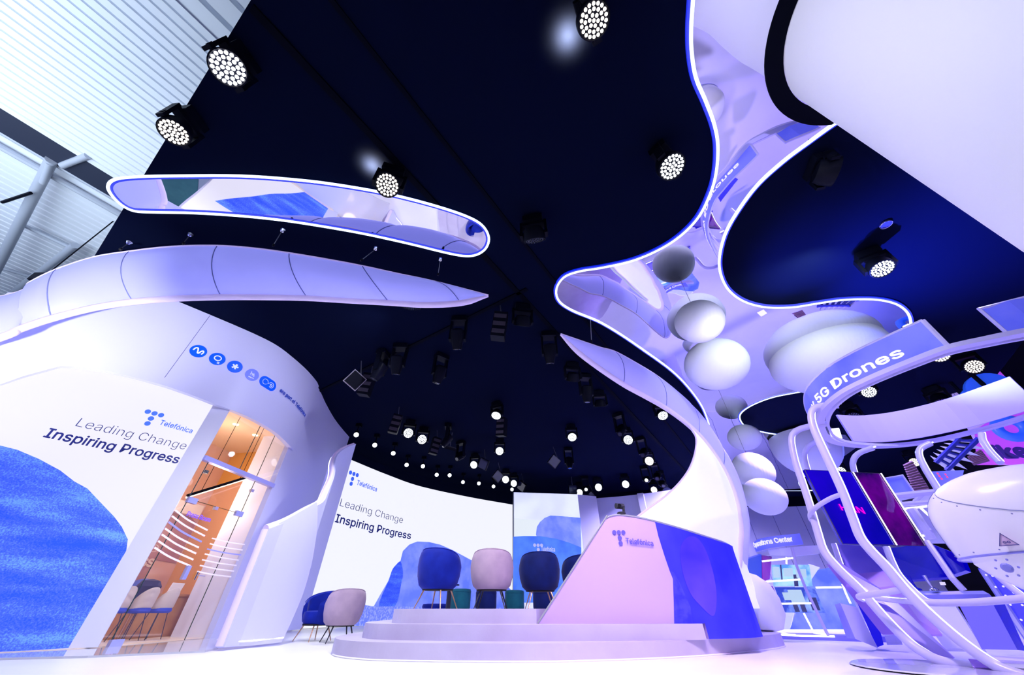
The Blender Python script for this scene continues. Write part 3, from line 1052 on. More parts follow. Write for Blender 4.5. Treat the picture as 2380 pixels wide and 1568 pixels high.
for k in range(7):
    mm = M_FROSTB if k == 2 else M_FROST
    for (A, B) in ((st_a[k], st_b[k]), (st_c[k], st_d[k])):
        p, q = fz(A), fz(B)
        lim = lambda h: (min(max(h[0], 0.015), FG.L - 0.02), h[1])
        c = ((p[0] + q[0]) / 2, (p[1] + q[1]) / 2 + 1.6)
        ribbon(FG, [lim(FG.hit(*p)), FG.hit(*c), lim(FG.hit(*q))], 0.028 if A in st_a else 0.022, mm, gf, 0.008, 'stripe')

# ================================================================== LED SCREENS OF THE STAGE
FS = Wall([(-6.45, 13.4), (-6.25, 13.9), (-5.46, 15.6), (-4.4, 17.4), (-2.27, 19.4), (0.03, 21.1)], 6)
ls = thing('led_screen', 'huge curved white LED screen showing slogan and blue hill', 'screen', FS.P(FS.L / 2, 0))
tp = [FS.hit(*p) for p in ((822, 1069), (902, 1104), (977, 1130), (1090, 1155), (1191, 1172))]
topz = [(0.0, tp[0][1])] + [q for q in tp if q[0] > 0] + [(FS.L, tp[-1][1])]
zavg = sum(z for s, z in tp) / len(tp)
lsf = panel('screen_face', [(0, 0.02), (FS.L, 0.02), (FS.L, zavg), (0, zavg)], FS, M_SCREEN, ls, 0.0, 0.12, 0.3)
h4 = lambda x, y: (640 + x * 0.375, 980 + y * 0.375)
hillp = [h4(*p) for p in ((610, 1142), (650, 1070), (700, 985), (722, 920), (745, 888), (775, 860), (790, 800), (830, 760), (880, 741), (950, 744), (1020, 760),
                          (1100, 795), (1225, 862), (1330, 930), (1420, 1000), (1469, 1050), (1469, 1160))]
ppanel('hill_image', hillp, FS, M_HILLS, ls, 0.006, 0.005)
ppanel('hill_image', [h4(*p) for p in ((600, 1142), (560, 1135), (480, 1134), (380, 1130), (380, 1262), (480, 1264), (700, 1265), (1469, 1265), (1469, 1150))], FS,
       mat('speckled_blue', (0.14, 0.2, 0.9), 0.9, 0, (0.14, 0.2, 0.9), 1.0, noise=(14.0, (0.30, 0.36, 1.0), 0.45, 0.6, 1)), ls, 0.012, 0.005)
ppanel('hill_fold', [h4(*p) for p in ((700, 985), (722, 920), (745, 888), (775, 866), (790, 930), (780, 1000), (740, 1142), (640, 1142))], FS, M_HILL, ls, 0.010, 0.003, 4)
text_pix('Leading Change', FS, h4(395, 520), h4(785, 628), 0.36, M_NAVY, lsf, -0.010, 0.02)
text_pix('Inspiring Progress', FS, h4(366, 620), h4(835, 726), 0.36, M_NAVY, lsf, 0.013, 0.02)
text_pix('Telefónica', FS, h4(500, 388), h4(624, 432), 0.24, M_LOGO, lsf, 0.008, 0.02)
dots_logo(FS, FS.hit(*h4(476, 352)), 0.50, M_LOGO, lsf, 0.02)

FS2 = Wall([(0.1, 18.2), (3.32, 18.6)])
l2 = thing('stage_screen', 'flat LED screen with blue draped hills between screen and pilaster', 'screen', FS2.P(1.6, 0))
z2 = FS2.hit(1270, 1146)[1]
M_SKYIM = glow('screen_pale_sky', (0.55, 0.58, 0.92), 0.95, noise=(0.5, (0.80, 0.86, 1.0), 0.35, 0.6, 1))
panel('screen_face', [(0, 0.02), (FS2.L, 0.02), (FS2.L, z2), (0, z2)], FS2, M_SKYIM, l2, 0, 0.12)
panel('bright_band', [(0.0, 2.0), (FS2.L, 2.0), (FS2.L, 3.7), (0.0, 3.9)], FS2, glow('screen_sky_white', (0.86, 0.93, 1.0), 1.0), l2, 0.003, 0.002)
ppanel('hill_image', [h4(*p) for p in ((1615, 700), (1621, 650), (1640, 620), (1668, 595), (1705, 580), (1760, 583), (1866, 592), (1892, 594))] + [(1351, 1290), (1300, 1290), (1262, 1270)],
       FS2, M_HILLS, l2, 0.006, 0.004)
ppanel('hill_image', [(1193, 1247), h4(1540, 707), h4(1640, 708), h4(1740, 724), h4(1820, 748), (1351, 1272), (1351, 1400), (1193, 1400)], FS2, M_HILLD, l2, 0.010, 0.004)
text_pix('Telefónica', FS2, h4(1648, 800), h4(1733, 804), 0.24, M_MARKW, l2, 0.01, 0.02)
dots_logo(FS2, FS2.hit(*h4(1629, 790)), 0.45, M_MARKW, l2, 0.02)
FP = Wall([(3.33, 18.6), (4.35, 19.0)])
struct(panel('wall_pilaster', [(0, 0), (FP.L, 0), (FP.L, z2), (0, z2)], FP, M_WHITE, None, 0, 0.4))
FB = Wall([(4.3, 19.9), (6.2, 19.2), (8.2, 17.9), (9.5, 16.2)], 5)
struct(panel('wall_stage', [(0, 0), (FB.L, 0), (FB.L, FB.hit(1470, 1150)[1]), (0, FB.hit(1470, 1150)[1])], FB, M_LILACW, None, 0, 0.1, 0.4))
struct(MB().box(FB.P(2.55, 2.6, 0.05), (0.3, 0.25, 5.1), (0, 0, -0.5)).build('wall_post', M_WHITE))
struct(MB().box((0.075, 19.6, 2.53), (0.05, 2.7, 5.06)).build('wall_screen_edge', M_GREYMET))

# ================================================================== STAGE PODIUM
o1 = cr([(-2.44, 6.34, 0), (-1.94, 5.84, 0), (-1.29, 5.62, 0), (0, 5.52, 0), (.78, 5.60, 0), (2.0, 5.95, 0), (3.07, 6.5, 0), (4.3, 7.4, 0), (4.75, 8.2, 0),
         (4.8, 10, 0), (4.2, 13, 0), (0.5, 14.6, 0), (-2.2, 12.6, 0), (-2.66, 9.5, 0), (-2.68, 7.2, 0)], 6, True)
o2 = cr([(-2.16, 6.55, 0), (-1.85, 6.2, 0), (-1, 5.95, 0), (0, 5.85, 0), (1.3, 5.93, 0), (2.1, 6.04, 0)], 6) + \
    [Vector(p) for p in ((2.62, 6.14, 0), (2.72, 6.5, 0), (3.0, 8, 0), (3.8, 10, 0), (3.4, 12.5, 0), (0.5, 13.6, 0), (-1.9, 12, 0), (-2.3, 9, 0), (-2.3, 7.1, 0))]
o3 = cr([(-1.74, 6.45, 0), (-1.5, 6.24, 0), (-0.8, 6.16, 0), (0, 6.14, 0), (0.34, 6.15, 0)], 6) + \
    [Vector(p) for p in ((0.5, 6.5, 0), (2.4, 6.6, 0), (2.8, 8, 0), (3.4, 10, 0), (3.0, 12, 0), (0.5, 13, 0), (-1.6, 11.5, 0), (-1.95, 9, 0), (-1.9, 7.1, 0))]
pd = thing('stage_podium', 'three-step rounded pale stage podium', 'podium', (0.8, 9.5, 0))
ov = lambda o: [(p.x, p.y) for p in o]
MB().prism(ov(o1), 0, 0.17).build('step', M_STEP, pd)
MB().prism(ov(o2), 0.17, 0.335).build('step', M_STEP, pd)
MB().prism(ov(o3), 0.335, 0.495).build('step', M_STEP, pd)
# thin skirting edges of the steps
M_NOSE = mat('step_nosing', (0.80, 0.78, 0.88), 0.4)
MB().tube([Vector((p.x, p.y, 0.008)) for p in o1[:60]], 0.012, 6).build('nosing', M_NOSE, pd)

# low curved wall on the podium: pink with the logo, then the blue picture
FW = Wall([(0.30, 6.13), (0.9, 6.16), (1.6, 6.18), (2.2, 6.19), (2.7, 6.24), (3.2, 6.38), (3.62, 6.65), (3.84, 6.98), (3.92, 7.5), (3.85, 8.1)], 5)
top_px = [(1250, 1447), (1400, 1215), (1409, 1204), (1422, 1198), (1440, 1196), (1475, 1200), (1520, 1210), (1560, 1221), (1600, 1233), (1640, 1246), (1680, 1259), (1703, 1270)]
prof = [FW.hit(*p) for p in top_px]
sx = FW.hit(1637, 1460)[0]
s_end = FW.L - 0.02
body = [(prof[0][0], 0.336), ] + prof[1:] + [(s_end, prof[-1][1] - 0.02), (s_end, 0.171), (sx + 0.03, 0.171), (sx + 0.03, 0.336)]
M_PINKB = mat('pink_panel', (0.50, 0.36, 0.84), 0.5)
sw = thing('stage_wall', 'low curved pink and blue wall with logo on podium', 'low wall', FW.P(2, 0.34))
panel('wall_body', body, FW, M_PINKB, sw, 0, 0.10, 0.15, smooth=False)
M_BLUEPIC = mat('blue_picture', (0.015, 0.015, 0.75), 0.6, 0, (0.0, 0.0, 0.9), 0.08, noise=(3.0, (0.03, 0.03, 0.92), 0.35, 0.65))
M_BLUESTONE = mat('blue_stone_picture', (0.09, 0.05, 0.80), 0.5, 0, (0.1, 0.05, 1), 0.12, noise=(0.8, (0.02, 0.01, 0.8), 0.4, 0.6))
bl = [FW.hit(*p) for p in ((1522, 1211), (1530, 1245), (1545, 1293), (1556, 1325), (1564, 1345), (1566, 1400), (1567, 1451))]
bl += [(sx + 0.03, 0.337), (sx + 0.03, 0.172), (s_end, 0.172), (s_end, prof[-1][1] - 0.025)]
bl += [FW.hit(*p) for p in ((1703, 1271), (1680, 1260), (1640, 1247), (1600, 1234), (1560, 1222))]
panel('blue_picture', bl, FW, M_BLUEPIC, sw, 0.006, 0.005, 0.15)
stone = [FW.hit(*p) for p in ((1603, 1246), (1587, 1258), (1580, 1280), (1583, 1315), (1592, 1350), (1606, 1382), (1625, 1405), (1652, 1430), (1662, 1420), (1664, 1375),
                              (1655, 1325), (1640, 1280), (1622, 1252))]
stone = [(v.x, v.y) for v in cr([(p[0], p[1], 0) for p in stone], 4, True)]
panel('stone_picture', stone, FW, M_BLUESTONE, sw, 0.011, 0.004, 0.15)
panel('fold_picture', [FW.hit(*p) for p in ((1556, 1325), (1566, 1330), (1580, 1355), (1604, 1410), (1610, 1451), (1567, 1451), (1566, 1400), (1564, 1345))], FW,
      mat('blue_fold', (0.05, 0.05, 0.85), 0.6, noise=(9.0, (0.02, 0.02, 0.6), 0.4, 0.6)), sw, 0.009, 0.003, 0.15)
text_pix('Telefónica', FW, (1455, 1262), (1518, 1269), 0.10, mat('violet_print', (0.10, 0.08, 0.62), 0.5), sw, 0.012, 0.022)
dots_logo(FW, FW.hit(1440, 1249), 0.20, MATS['violet_print'], sw, 0.012)
edge = [FW.P(s, z, 0.0) for (s, z) in [(prof[0][0], 0.34)] + prof[1:]]
MB().tube(cr(edge[:1] + edge[1:], 3), 0.014, 6).build('edge_trim', M_GREYMET, sw)
# camera on the wall top
cq = FW.P(FW.hit(1447, 1197)[0], FW.hit(1447, 1197)[1] + 0.01, -0.05)
pc = thing('tracking_camera', 'black remote camera perched on top of pink wall', 'camera', cq)
M_CAMB = mat('camera_body', (0.02, 0.022, 0.03), 0.4)
MB().lathe([(0.07, 0), (0.072, 0.03), (0.06, 0.045)], cq, 20).build('base', M_CAMB, pc, smooth=True)
MB().tube([cq + Vector((0.045, 0, .04)), cq + Vector((0.05, 0, .11)), cq + Vector((0.03, 0, 0.14))], 0.022, 8).build('arm', M_CAMB, pc)
MB().tube([cq + Vector((-0.075, -0.02, .135)), cq + Vector((0.06, 0.02, .135))], 0.042, 16).build('head', M_CAMB, pc, smooth=True)
MB().tube([cq + Vector((-0.02, -0.03, .135)), cq + Vector((-0.025, -0.06, .135))], 0.03, 14).build('lens', M_BLACK, pc, smooth=True)

# ================================================================== LEAF-SHAPED BACKLIT SAILS
def leaf(name, label, L, U, skin, ribs, cat='sail', bulge=0.16, n=8, rim_r=0.045, front=(0, 0, 0)):
    Lp, Up = cr(L, n), cr(U, n)
    m = len(Lp)
    base = Lp[-1]
    t = thing(name, label, cat, (base.x, base.y, min(p.z for p in Lp + Up)))
    K = 10
    rows_f, rows_b = [], []
    for i in range(m):
        l, u = Lp[i], Up[i]
        ch = u - l
        tan = (Lp[min(i + 1, m - 1)] - Lp[max(0, i - 1)]).normalized()
        nn = ch.cross(tan)
        if nn.length < 1e-6:
            nn = Vector((0, -1, 0))
        nn.normalize()
        mid = (l + u) / 2
        if nn.dot(Vector(front) - mid) < 0:
            nn = -nn
        w = ch.length
        # quilted: pinched in at the ribs
        ph = 1.0
        for rb in ribs:
            dd = abs(i / n - rb)
            if dd < 0.22:
                ph = min(ph, 0.80 + 0.20 * (dd / 0.22))
        rows_f.append([l + ch * (k / K) + nn * (min(bulge, 0.24 * w) * ph * math.sin(PI * k / K) ** 0.8) for k in range(K + 1)])
        rows_b.append([l + ch * (k / K) - nn * (min(bulge * 0.7, 0.18 * w) * math.sin(PI * k / K)) for k in range(K + 1)])
    ring = [rows_f[i] + list(reversed(rows_b[i][1:-1])) for i in range(m)]
    MB().grid(ring, close_v=True).build('sail_skin', skin, t, smooth=True)
    MB().tube(Lp, [rim_r * (0.35 + 0.65 * min(1, (Up[i] - Lp[i]).length / 0.5)) for i in range(m)], 10).build('lower_rim', M_RIM, t, smooth=True)
    MB().tube(Up, 0.018, 8).build('upper_rim', M_RIM, t, smooth=True)
    for rb in ribs:
        i = int(round(rb * n))
        if 0 < i < m:
            MB().tube([p + (Vector(front) - p).normalized() * 0.004 for p in rows_f[i]], 0.009, 6).build('rib_seam', M_SEAM, t)
    return t, Lp, Up


# white arch over the facade: from the floor beside the camera up and across to its tip
def D(px, py, d):
    return atd(px, py, d)


Lw = [(-9.05, 3.7, 0.02), (-8.98, 3.8, 1.6), (-8.7, 4.0, 2.9), D(0, 785, 9.2), D(45, 765, 9.2), D(120, 740, 9.1), D(215, 716, 8.75), D(310, 701, 8.1), D(415, 693, 7.35), D(515, 690, 6.75), D(618, 690, 6.2), D(715, 692, 5.75),
      D(815, 698, 5.35), D(905, 703, 5.05), D(990, 708, 4.85), D(1070, 704, 4.8), D(1134, 688, 4.85)]
Uw = [(-10.0, 3.3, 0.02), (-9.9, 3.4, 2.0), (-9.5, 3.7, 3.6), D(20, 685, 9.7), D(70, 655, 9.6), D(130, 626, 9.3), D(215, 598, 8.9), D(300, 584, 8.2), D(400, 573, 7.35), D(505, 571, 6.55), D(590, 577, 6.05), D(672, 588, 5.6),
      D(762, 603, 5.2), D(842, 618, 5.0), D(920, 635, 4.85), D(1010, 654, 4.78), D(1135, 686, 4.83)]
n_ = 6
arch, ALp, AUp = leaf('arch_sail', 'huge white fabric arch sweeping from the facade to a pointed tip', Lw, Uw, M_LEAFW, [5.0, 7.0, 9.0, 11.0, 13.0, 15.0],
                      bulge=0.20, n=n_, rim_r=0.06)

# sail on the other side of the stage, joined to the flared trunk
Rl = [D(1303, 777, 5.75), D(1340, 815, 6.0), D(1388, 852, 6.35), D(1449, 893, 6.77), D(1500, 921, 7.3), D(1547, 948, 7.95), D(1590, 979, 8.7), D(1624, 1010, 9.3), D(1652, 1043, 9.7), D(1680, 1085, 9.95),
      D(1702, 1132, 10.0), D(1716, 1180, 9.9), D(1722, 1230, 9.6), D(1720, 1270, 9.3), D(1716, 1330, 9.1)]
Ru = [D(1303.5, 776, 5.75), D(1365, 797, 6.2), D(1398, 808, 6.5), D(1430, 817, 6.72), D(1478, 843, 7.3), D(1521, 869, 7.9), D(1560, 898, 8.7), D(1597, 931, 9.5), D(1628, 968, 9.9), D(1660, 1020, 10.2),
      D(1690, 1075, 10.35), D(1710, 1130, 10.3), D(1724, 1190, 10.1), D(1725, 1240, 9.8), D(1722, 1310, 9.6)]
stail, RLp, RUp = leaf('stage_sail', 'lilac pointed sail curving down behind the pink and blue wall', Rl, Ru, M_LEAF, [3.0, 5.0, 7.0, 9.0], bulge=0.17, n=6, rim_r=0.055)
# flared trunk of the same sail
ridge = cr(Rl[6:14], 6)
inner_px = [(1600, 985, 8.8), (1617, 1015, 9.0), (1616, 1048, 9.0), (1604, 1085, 8.8), (1582, 1118, 8.5), (1550, 1150, 8.1), (1512, 1178, 7.7), (1478, 1203, 7.35)]
inner = cr([D(*p) for p in inner_px], 6)
N_ = min(len(ridge), len(inner))
rows = []
for i in range(N_):
    a, b = inner[i], ridge[i]
    ch = b - a
    tow = Vector((0, 0, 1.5)) - (a + b) / 2
    tow.z = 0
    tow.normalize()
    rows.append([a + ch * (k / 12) + tow * (0.22 * min(1, ch.length) * math.sin(PI * (k / 12) ** 0.8)) for k in range(13)])
# carry the skirt down behind the low wall
lastr = rows[-1]
rows.append([Vector((p.x * 1.0, p.y, p.z * 0.75 + 0.05)) for p in lastr])
rows.append([Vector((p.x * 1.0, p.y, 0.50)) for p in lastr])
backs = [[p + Vector((0.10, 0.20, 0)) for p in r] for r in rows]
mb = MB()
ring = [rows[i] + list(reversed(backs[i])) for i in range(len(rows))]
mb.grid(ring, close_v=True)
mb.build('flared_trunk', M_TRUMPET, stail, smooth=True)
MB().tube(cr([p.copy() for p in inner], 1), 0.02, 8).build('trunk_rim', M_RIM, stail, smooth=True)

# free-standing backlit fin by the press room
fpx = [(612, 1228, 8.33), (655, 1211, 8.62), (700, 1186, 9.0), (735, 1166, 9.4), (750, 1137, 9.9), (762, 1111, 10.5), (767, 1092, 11.1), (767, 1074, 11.7),
       (772, 1059, 12.4), (782, 1048, 13.0), (797, 1039, 13.6), (819, 1031, 14.2)]
f3 = [atd(*p) for p in fpx]
FN = Wall([(p.x, p.y) for p in f3], 4)
tops = [(FN.s[k * 4], f3[k].z) for k in range(len(f3))]
tops = [(v.x, v.y) for v in cr([(s, z, 0) for s, z in tops], 4)]
fin = thing('backlit_fin', 'tall glowing white fin wall with tubular curved top edge', 'fin', (-4.3, 8.0, 0))
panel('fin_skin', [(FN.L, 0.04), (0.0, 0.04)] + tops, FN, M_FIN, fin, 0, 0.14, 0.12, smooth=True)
MB().tube([FN.P(s, z, -0.05) for s, z in tops], [0.065 - 0.03 * i / len(tops) for i in range(len(tops))], 10).build('top_rail', M_RIM, fin, smooth=True)
MB().tube([FN.P(0, z, -0.05) for z in (0.05, 0.8, 1.62)], 0.06, 10).build('side_rail', M_RIM, fin, smooth=True)
MB().tube([FN.P(0.09, 0.10, 0.01), FN.P(0.09, 1.56, 0.01)] + [FN.P(s, z - 0.09, 0.012) for s, z in tops[2:]], 0.014, 6).build('led_edge', M_LEDWHITE, fin)
MB().tube([FN.P(s, 0.07, 0.012) for s in [FN.L * k / 30 for k in range(12)]], 0.012, 6).build('led_edge', M_LEDWHITE, fin)
MB().tube([FN.P(FN.L - 0.02, 0.05, 0.01), FN.P(FN.L - 0.02, f3[-1].z - 0.05, 0.01)], 0.010, 6).build('end_trim', M_SEAM, fin)

FN2 = Wall([(-4.50, 6.99), (-4.28, 7.38), (-4.05, 7.95), (-4.02, 8.6), (-4.2, 9.1)], 5)
pet = [(506, 1505), (560, 1368), (612, 1232), (655, 1212), (700, 1187), (735, 1166), (736, 1200), (733, 1245), (722, 1310), (702, 1380), (676, 1442), (652, 1492), (580, 1500)]
pp_ = [FN2.hit(*p) for p in pet]
pp_ = [(s_, max(0.03, z_)) for s_, z_ in pp_]
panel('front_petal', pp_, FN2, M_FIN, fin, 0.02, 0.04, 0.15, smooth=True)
MB().tube(cr([FN2.P(s_, z_, 0.0) for s_, z_ in pp_[5:12]], 4), 0.016, 8).build('petal_rim', M_RIM, fin, smooth=True)
MB().tube([FN2.P(s_, z_ + d_, 0.03) for (s_, z_), d_ in zip([pp_[2], pp_[1], pp_[0], pp_[12], pp_[11]], (-.1, 0, .06, .06, .06))], 0.011, 6).build('led_edge', M_LEDWHITE, fin)

# hangers between ceiling and white arch
M_CABLE = mat('cable', (0.3, 0.3, 0.35), 0.4, 0.8)
for (px, py, px2, py2, lb_) in ((297, 566, 279, 580, 'steel hanger over the widest white end of the arch'), (440, 548, 425, 567, 'dark hook hanger second along the arch'),
                               (655, 538, 634, 572, 'bright-topped cable hanger over the middle of the arch'), (872, 580, 838, 606, 'cable hanger nearer the arch tip'),
                               (1023, 605, 1018, 640, 'thin short cable hanger closest to the arch tip'), (1372, 740, 1375, 796, 'thin cable hanger over the lilac stage sail')):
    q = atz(px, py, 5.95)
    d2 = 5.60
    e = atz(px2, py2, 5.52)
    h = thing('hanger', lb_, 'hanger', q, group=None)
    MB().tube([q, e], 0.008, 5).build('cable', M_CABLE, h)
    MB().lathe([(0.03, 0), (0.05, 0.04)], (q.x, q.y, 5.955), 10).build('anchor', M_CHROME, h)
    MB().tube([e + (q - e) * 0.12, e], 0.022, 6).build('shackle', M_BLACK, h)

# ================================================================== PLASTER BALLS
def ball(loc, rx, ry, rz_, label, rot=0.0, cut=None, tilt=0.0):
    mb = MB()
    prof = []
    nn = 20
    for k in range(nn + 1):
        a = -PI / 2 + PI * k / nn
        z = math.sin(a)
        r = max(1e-4, math.cos(a))
        if cut is not None and z > cut:
            z = cut
            r = math.sqrt(max(0.0, 1 - cut * cut))
            prof.append((r, z))
            break
        prof.append((r, z))
    Mx = Euler((tilt, 0, rot)).to_matrix() @ Matrix.Diagonal((rx, ry, rz_)).to_3x3()
    mb.lathe(prof, loc, 40, M=Mx, caps=True)
    o = mb.build('plaster_ball', M_BALL, None, smooth=True)
    tag(o, label, 'ball', 'white plaster balls hanging from the mirror ceiling')
    return o


def hang_cable(p, r, lab):
    tag(MB().tube([Vector((p.x, p.y, p.z + r * 0.9)), Vector((p.x, p.y, 5.94))], 0.006, 5).build('cable', M_CABLE), lab, 'cable')


b1 = D(1625, 747, 6.48)
ball(b1, .46, .46, .42, 'round white plaster ball hanging closest to the lilac sail, topmost')
b2 = D(1664, 846, 8.6)
ball(b2, .715, .715, .60, 'big white plaster ball just below the topmost round one', 0.3)
b3 = Vector((8.5, 7.6, 5.78))
ball(b3, 1.36, 1.30, .80, 'largest flattened white plaster ball touching its reflection, above the drones sign', 0.2, cut=0.22)
b4 = D(1730, 1016, 14.6)
ball(b4, .54, .54, .44, 'small white ball at the tip of the dark oval ceiling island', 0.2)
b5 = D(1750, 1093, 13.9)
ball(b5, .62, .60, .56, 'white egg-shaped ball hanging over the lowest ball', 0.5, tilt=0.5)
b6 = D(1776, 1153, 13.2)
ball(b6, .57, .57, .50, 'lowest white ball, partly shaded by the egg above it', 0.1, tilt=0.3)
b7 = D(1757, 1141, 15.2)
ball(b7, .58, .58, .52, 'far white ball peeping out behind the two lowest balls', 0.1)
b8 = Vector(D(1884, 1060, 17.5))
ball(Vector((b8.x, b8.y, 5.55)), 1.15, 1.1, 1.15, 'deep white plaster ball against the ceiling behind the white tubes', 0.1, cut=0.3)
hang_cable(b1, .42, 'thin cable above the topmost round plaster ball')
hang_cable(b5, .5, 'thin cable above the egg-shaped ball')

# ================================================================== TUB CHAIRS, POUFS
def velvet(nm, c1, c2):
    return mat(nm, c1, 0.75, noise=(5.0, c2, 0.35, 0.7), sheen=0.12, spec=0.2)


V_BLUE = velvet('velvet_blue', (0.002, 0.012, 0.26), (0.004, 0.02, 0.36))
V_NAVY = velvet('velvet_navy', (0.001, 0.007, 0.085), (0.002, 0.012, 0.13))
V_TAUPE = velvet('velvet_taupe', (0.38, 0.28, 0.40), (0.46, 0.34, 0.46))
V_TEAL = velvet('velvet_teal', (0.003, 0.08, 0.13), (0.005, 0.12, 0.17))
M_BRASS = mat('brass', (0.65, 0.40, 0.24), 0.3, 0.9)
M_BLKLEG = mat('black_leg', (0.008, 0.010, 0.03), 0.35)
M_UNDER = mat('under_cloth', (0.01, 0.01, 0.015), 0.9)


def tub_chair(loc, rz, velv, legm, label, group, s=1.0):
    """back of the shell towards local -y"""
    t = thing('tub_chair', label, 'chair', loc, rz, group)
    NA, NP = 40, 1
    rows = []
    amax = math.radians(132)
    for i in range(NA + 1):
        a = -amax + 2 * amax * i / NA
        k = abs(a) / amax
        top = 0.80 - 0.20 * (k ** 2.4)
        ins = 1.0 - 0.10 * max(0, k - 0.8) / 0.2
        dx, dy = math.sin(a), -math.cos(a)
        prof = [(0.255, 0.25), (0.315, 0.30), (0.355, 0.42), (0.372, 0.55), (0.365, top - 0.10), (0.345, top - 0.025), (0.318, top), (0.292, top - 0.02),
                (0.278, top - 0.10), (0.275, 0.50), (0.26, 0.40), (0.20, 0.30)]
        rows.append([Vector((dx * r * ins * s, dy * r * ins * s * 1.02, z * s)) for (r, z) in prof])
    mb = MB().grid(rows, close_v=True)
    nP = len(rows[0])
    base = 0
    mb.f.append(tuple(range(nP)))
    mb.f.append(tuple(range(NA * nP + nP - 1, NA * nP - 1, -1)))
    mb.build('shell', velv, t, smooth=True, local=True)
    MB().lathe([(0.22, 0.255), (0.255, 0.30), (0.27, 0.40), (0.262, 0.445), (0.20, 0.465), (0.001, 0.47)], (0, 0.02, 0), 32).build('seat_cushion', velv, t, smooth=True, local=True)
    MB().lathe([(0.001, 0.235), (0.25, 0.235), (0.255, 0.262), (0.001, 0.262)], (0, 0, 0), 28).build('underside', M_UNDER, t, local=True)
    rim = [Vector((math.sin(a) * 0.322 * s, -math.cos(a) * 0.327 * s, (0.802 - 0.20 * ((abs(a) / amax) ** 2.4)) * s)) for a in [-amax + 2 * amax * i / 40 for i in range(41)]]
    MB().tube(rim, 0.0075, 6).build('piping', velv, t, smooth=True, local=True)
    for sx_, sy_ in ((-1, -1), (1, -1), (1, 1), (-1, 1)):
        MB().tube([Vector((sx_ * 0.155, sy_ * 0.155, 0.25)), Vector((sx_ * 0.245, sy_ * 0.245, 0.0))], [0.014, 0.008], 10).build('leg', legm, t, smooth=True, local=True)
    return t


ZP = 0.4965
gch = 'tub chairs around the stage'
q = atz(1012, 1408, ZP + 0.002) if False else None


def at_y(px, y, z):
    d = ray(px, 1411)
    return Vector((d.x / d.y * y, y, z))


tub_chair(at_y(1013, 7.0, ZP), math.radians(-24), V_BLUE, M_BRASS, 'royal blue velvet tub chair with brass legs, turned away on podium', gch, 1.0)
tub_chair(at_y(1141, 7.12, ZP), math.radians(-3), V_TAUPE, M_BLKLEG, 'pale pinkish tub chair with black legs on podium', gch, 1.0)
tub_chair(at_y(1257, 7.5, ZP), math.radians(4), V_NAVY, M_BRASS, 'navy tub chair with brass legs next to the pink wall', gch, 1.0)
tub_chair(at_y(1357, 7.9, ZP), math.radians(25), V_NAVY, M_BRASS, 'navy tub chair mostly hidden behind the slanted pink wall', gch, 1.0)
c1_ = atz(770, 1489, 0.0)
tub_chair((-3.28, 8.55, 0.0), math.radians(35), V_TAUPE, M_BLKLEG, 'mauve tub chair with black legs standing on floor beside podium', gch, 1.0)
tub_chair((-3.92, 8.95, 0.0), math.radians(150), V_BLUE, M_BRASS, 'deep blue tub chair on floor, half behind the mauve chair', gch, 1.0)


def pouf(px, y, r, h, velv, label):
    p = at_y(px, y, ZP)
    t = thing('pouf', label, 'pouf', p, 0, 'velvet poufs on the podium')
    MB().lathe([(r * .96, 0.0), (r, 0.02), (r, h - 0.05), (r * 0.95, h - 0.01), (r * 0.6, h), (0.001, h + 0.003)], (0, 0, 0), 32).build('drum', velv, t, smooth=True, local=True)
    MB().tube([Vector((r * 1.0 * math.cos(a), r * 1.0 * math.sin(a), h - 0.055)) for a in [2 * PI * k / 32 for k in range(32)]], 0.006, 6, True).build('piping', velv, t, local=True)


pouf(1069, 9.2, 0.215, 0.34, V_TEAL, 'teal pouf between the blue and the pinkish chair')
pouf(1129, 9.5, 0.23, 0.33, V_NAVY, 'navy pouf seen between the black legs of pinkish chair')
pouf(1196, 9.6, 0.215, 0.33, V_TEAL, 'teal pouf between the pinkish and navy chair')
pouf(1263, 9.0, 0.21, 0.31, V_NAVY, 'navy pouf under the navy chair by the pink wall')
pouf(1012, 12.0, 0.36, 0.11, V_BLUE, 'low wide blue pouf seen between brass legs')
tq = at_y(1041, 8.4, ZP)
st = thing('side_table', 'dark slim side table behind the royal blue chair', 'table', tq)
MB().lathe([(0.045, 0.0), (0.045, 0.36)], (0, 0, 0), 16).build('post', M_BLKLEG, st, local=True)
MB().lathe([(0.14, 0.36), (0.14, 0.38)], (0.05, 0, 0), 24).build('table_top', M_BLKLEG, st, local=True)

# high-backed cream chairs and coats in the press room
M_CREAMF = mat('cream_fabric', (0.78, 0.62, 0.50), 0.8)
M_BLUEF = mat('blue_seat', (0.03, 0.07, 0.55), 0.8)


def shell_chair(loc, rz, label):
    t = thing('shell_chair', label, 'chair', loc, rz, 'cream shell chairs along the oak table')
    rows = []
    for i in range(17):
        a = math.radians(-100 + 200 * i / 16)
        k = abs(a) / math.radians(100)
        top = 0.80 - 0.28 * k ** 2
        rows.append([Vector((math.sin(a) * r, -math.cos(a) * r * 0.9, z)) for (r, z) in ((0.20, 0.42), (0.245, 0.5), (0.25, top - 0.03), (0.235, top), (0.22, top - 0.03), (0.215, 0.5), (0.17, 0.43))])
    mb = MB().grid(rows, close_v=True)
    mb.build('backrest', M_CREAMF, t, smooth=True, local=True)
    MB().lathe([(0.20, 0.40), (0.235, 0.43), (0.22, 0.48), (0.001, 0.49)], (0, 0, 0), 24).build('seat', M_BLUEF, t, smooth=True, local=True)
    for sx_, sy_ in ((-1, -1), (1, -1), (1, 1), (-1, 1)):
        MB().tube([Vector((sx_ * 0.12, sy_ * 0.12, 0.41)), Vector((sx_ * 0.2, sy_ * 0.2, 0.0))], 0.009, 6).build('leg', M_BLKLEG, t, local=True)
    t.scale = (0.82, 0.82, 1.0)
    return t


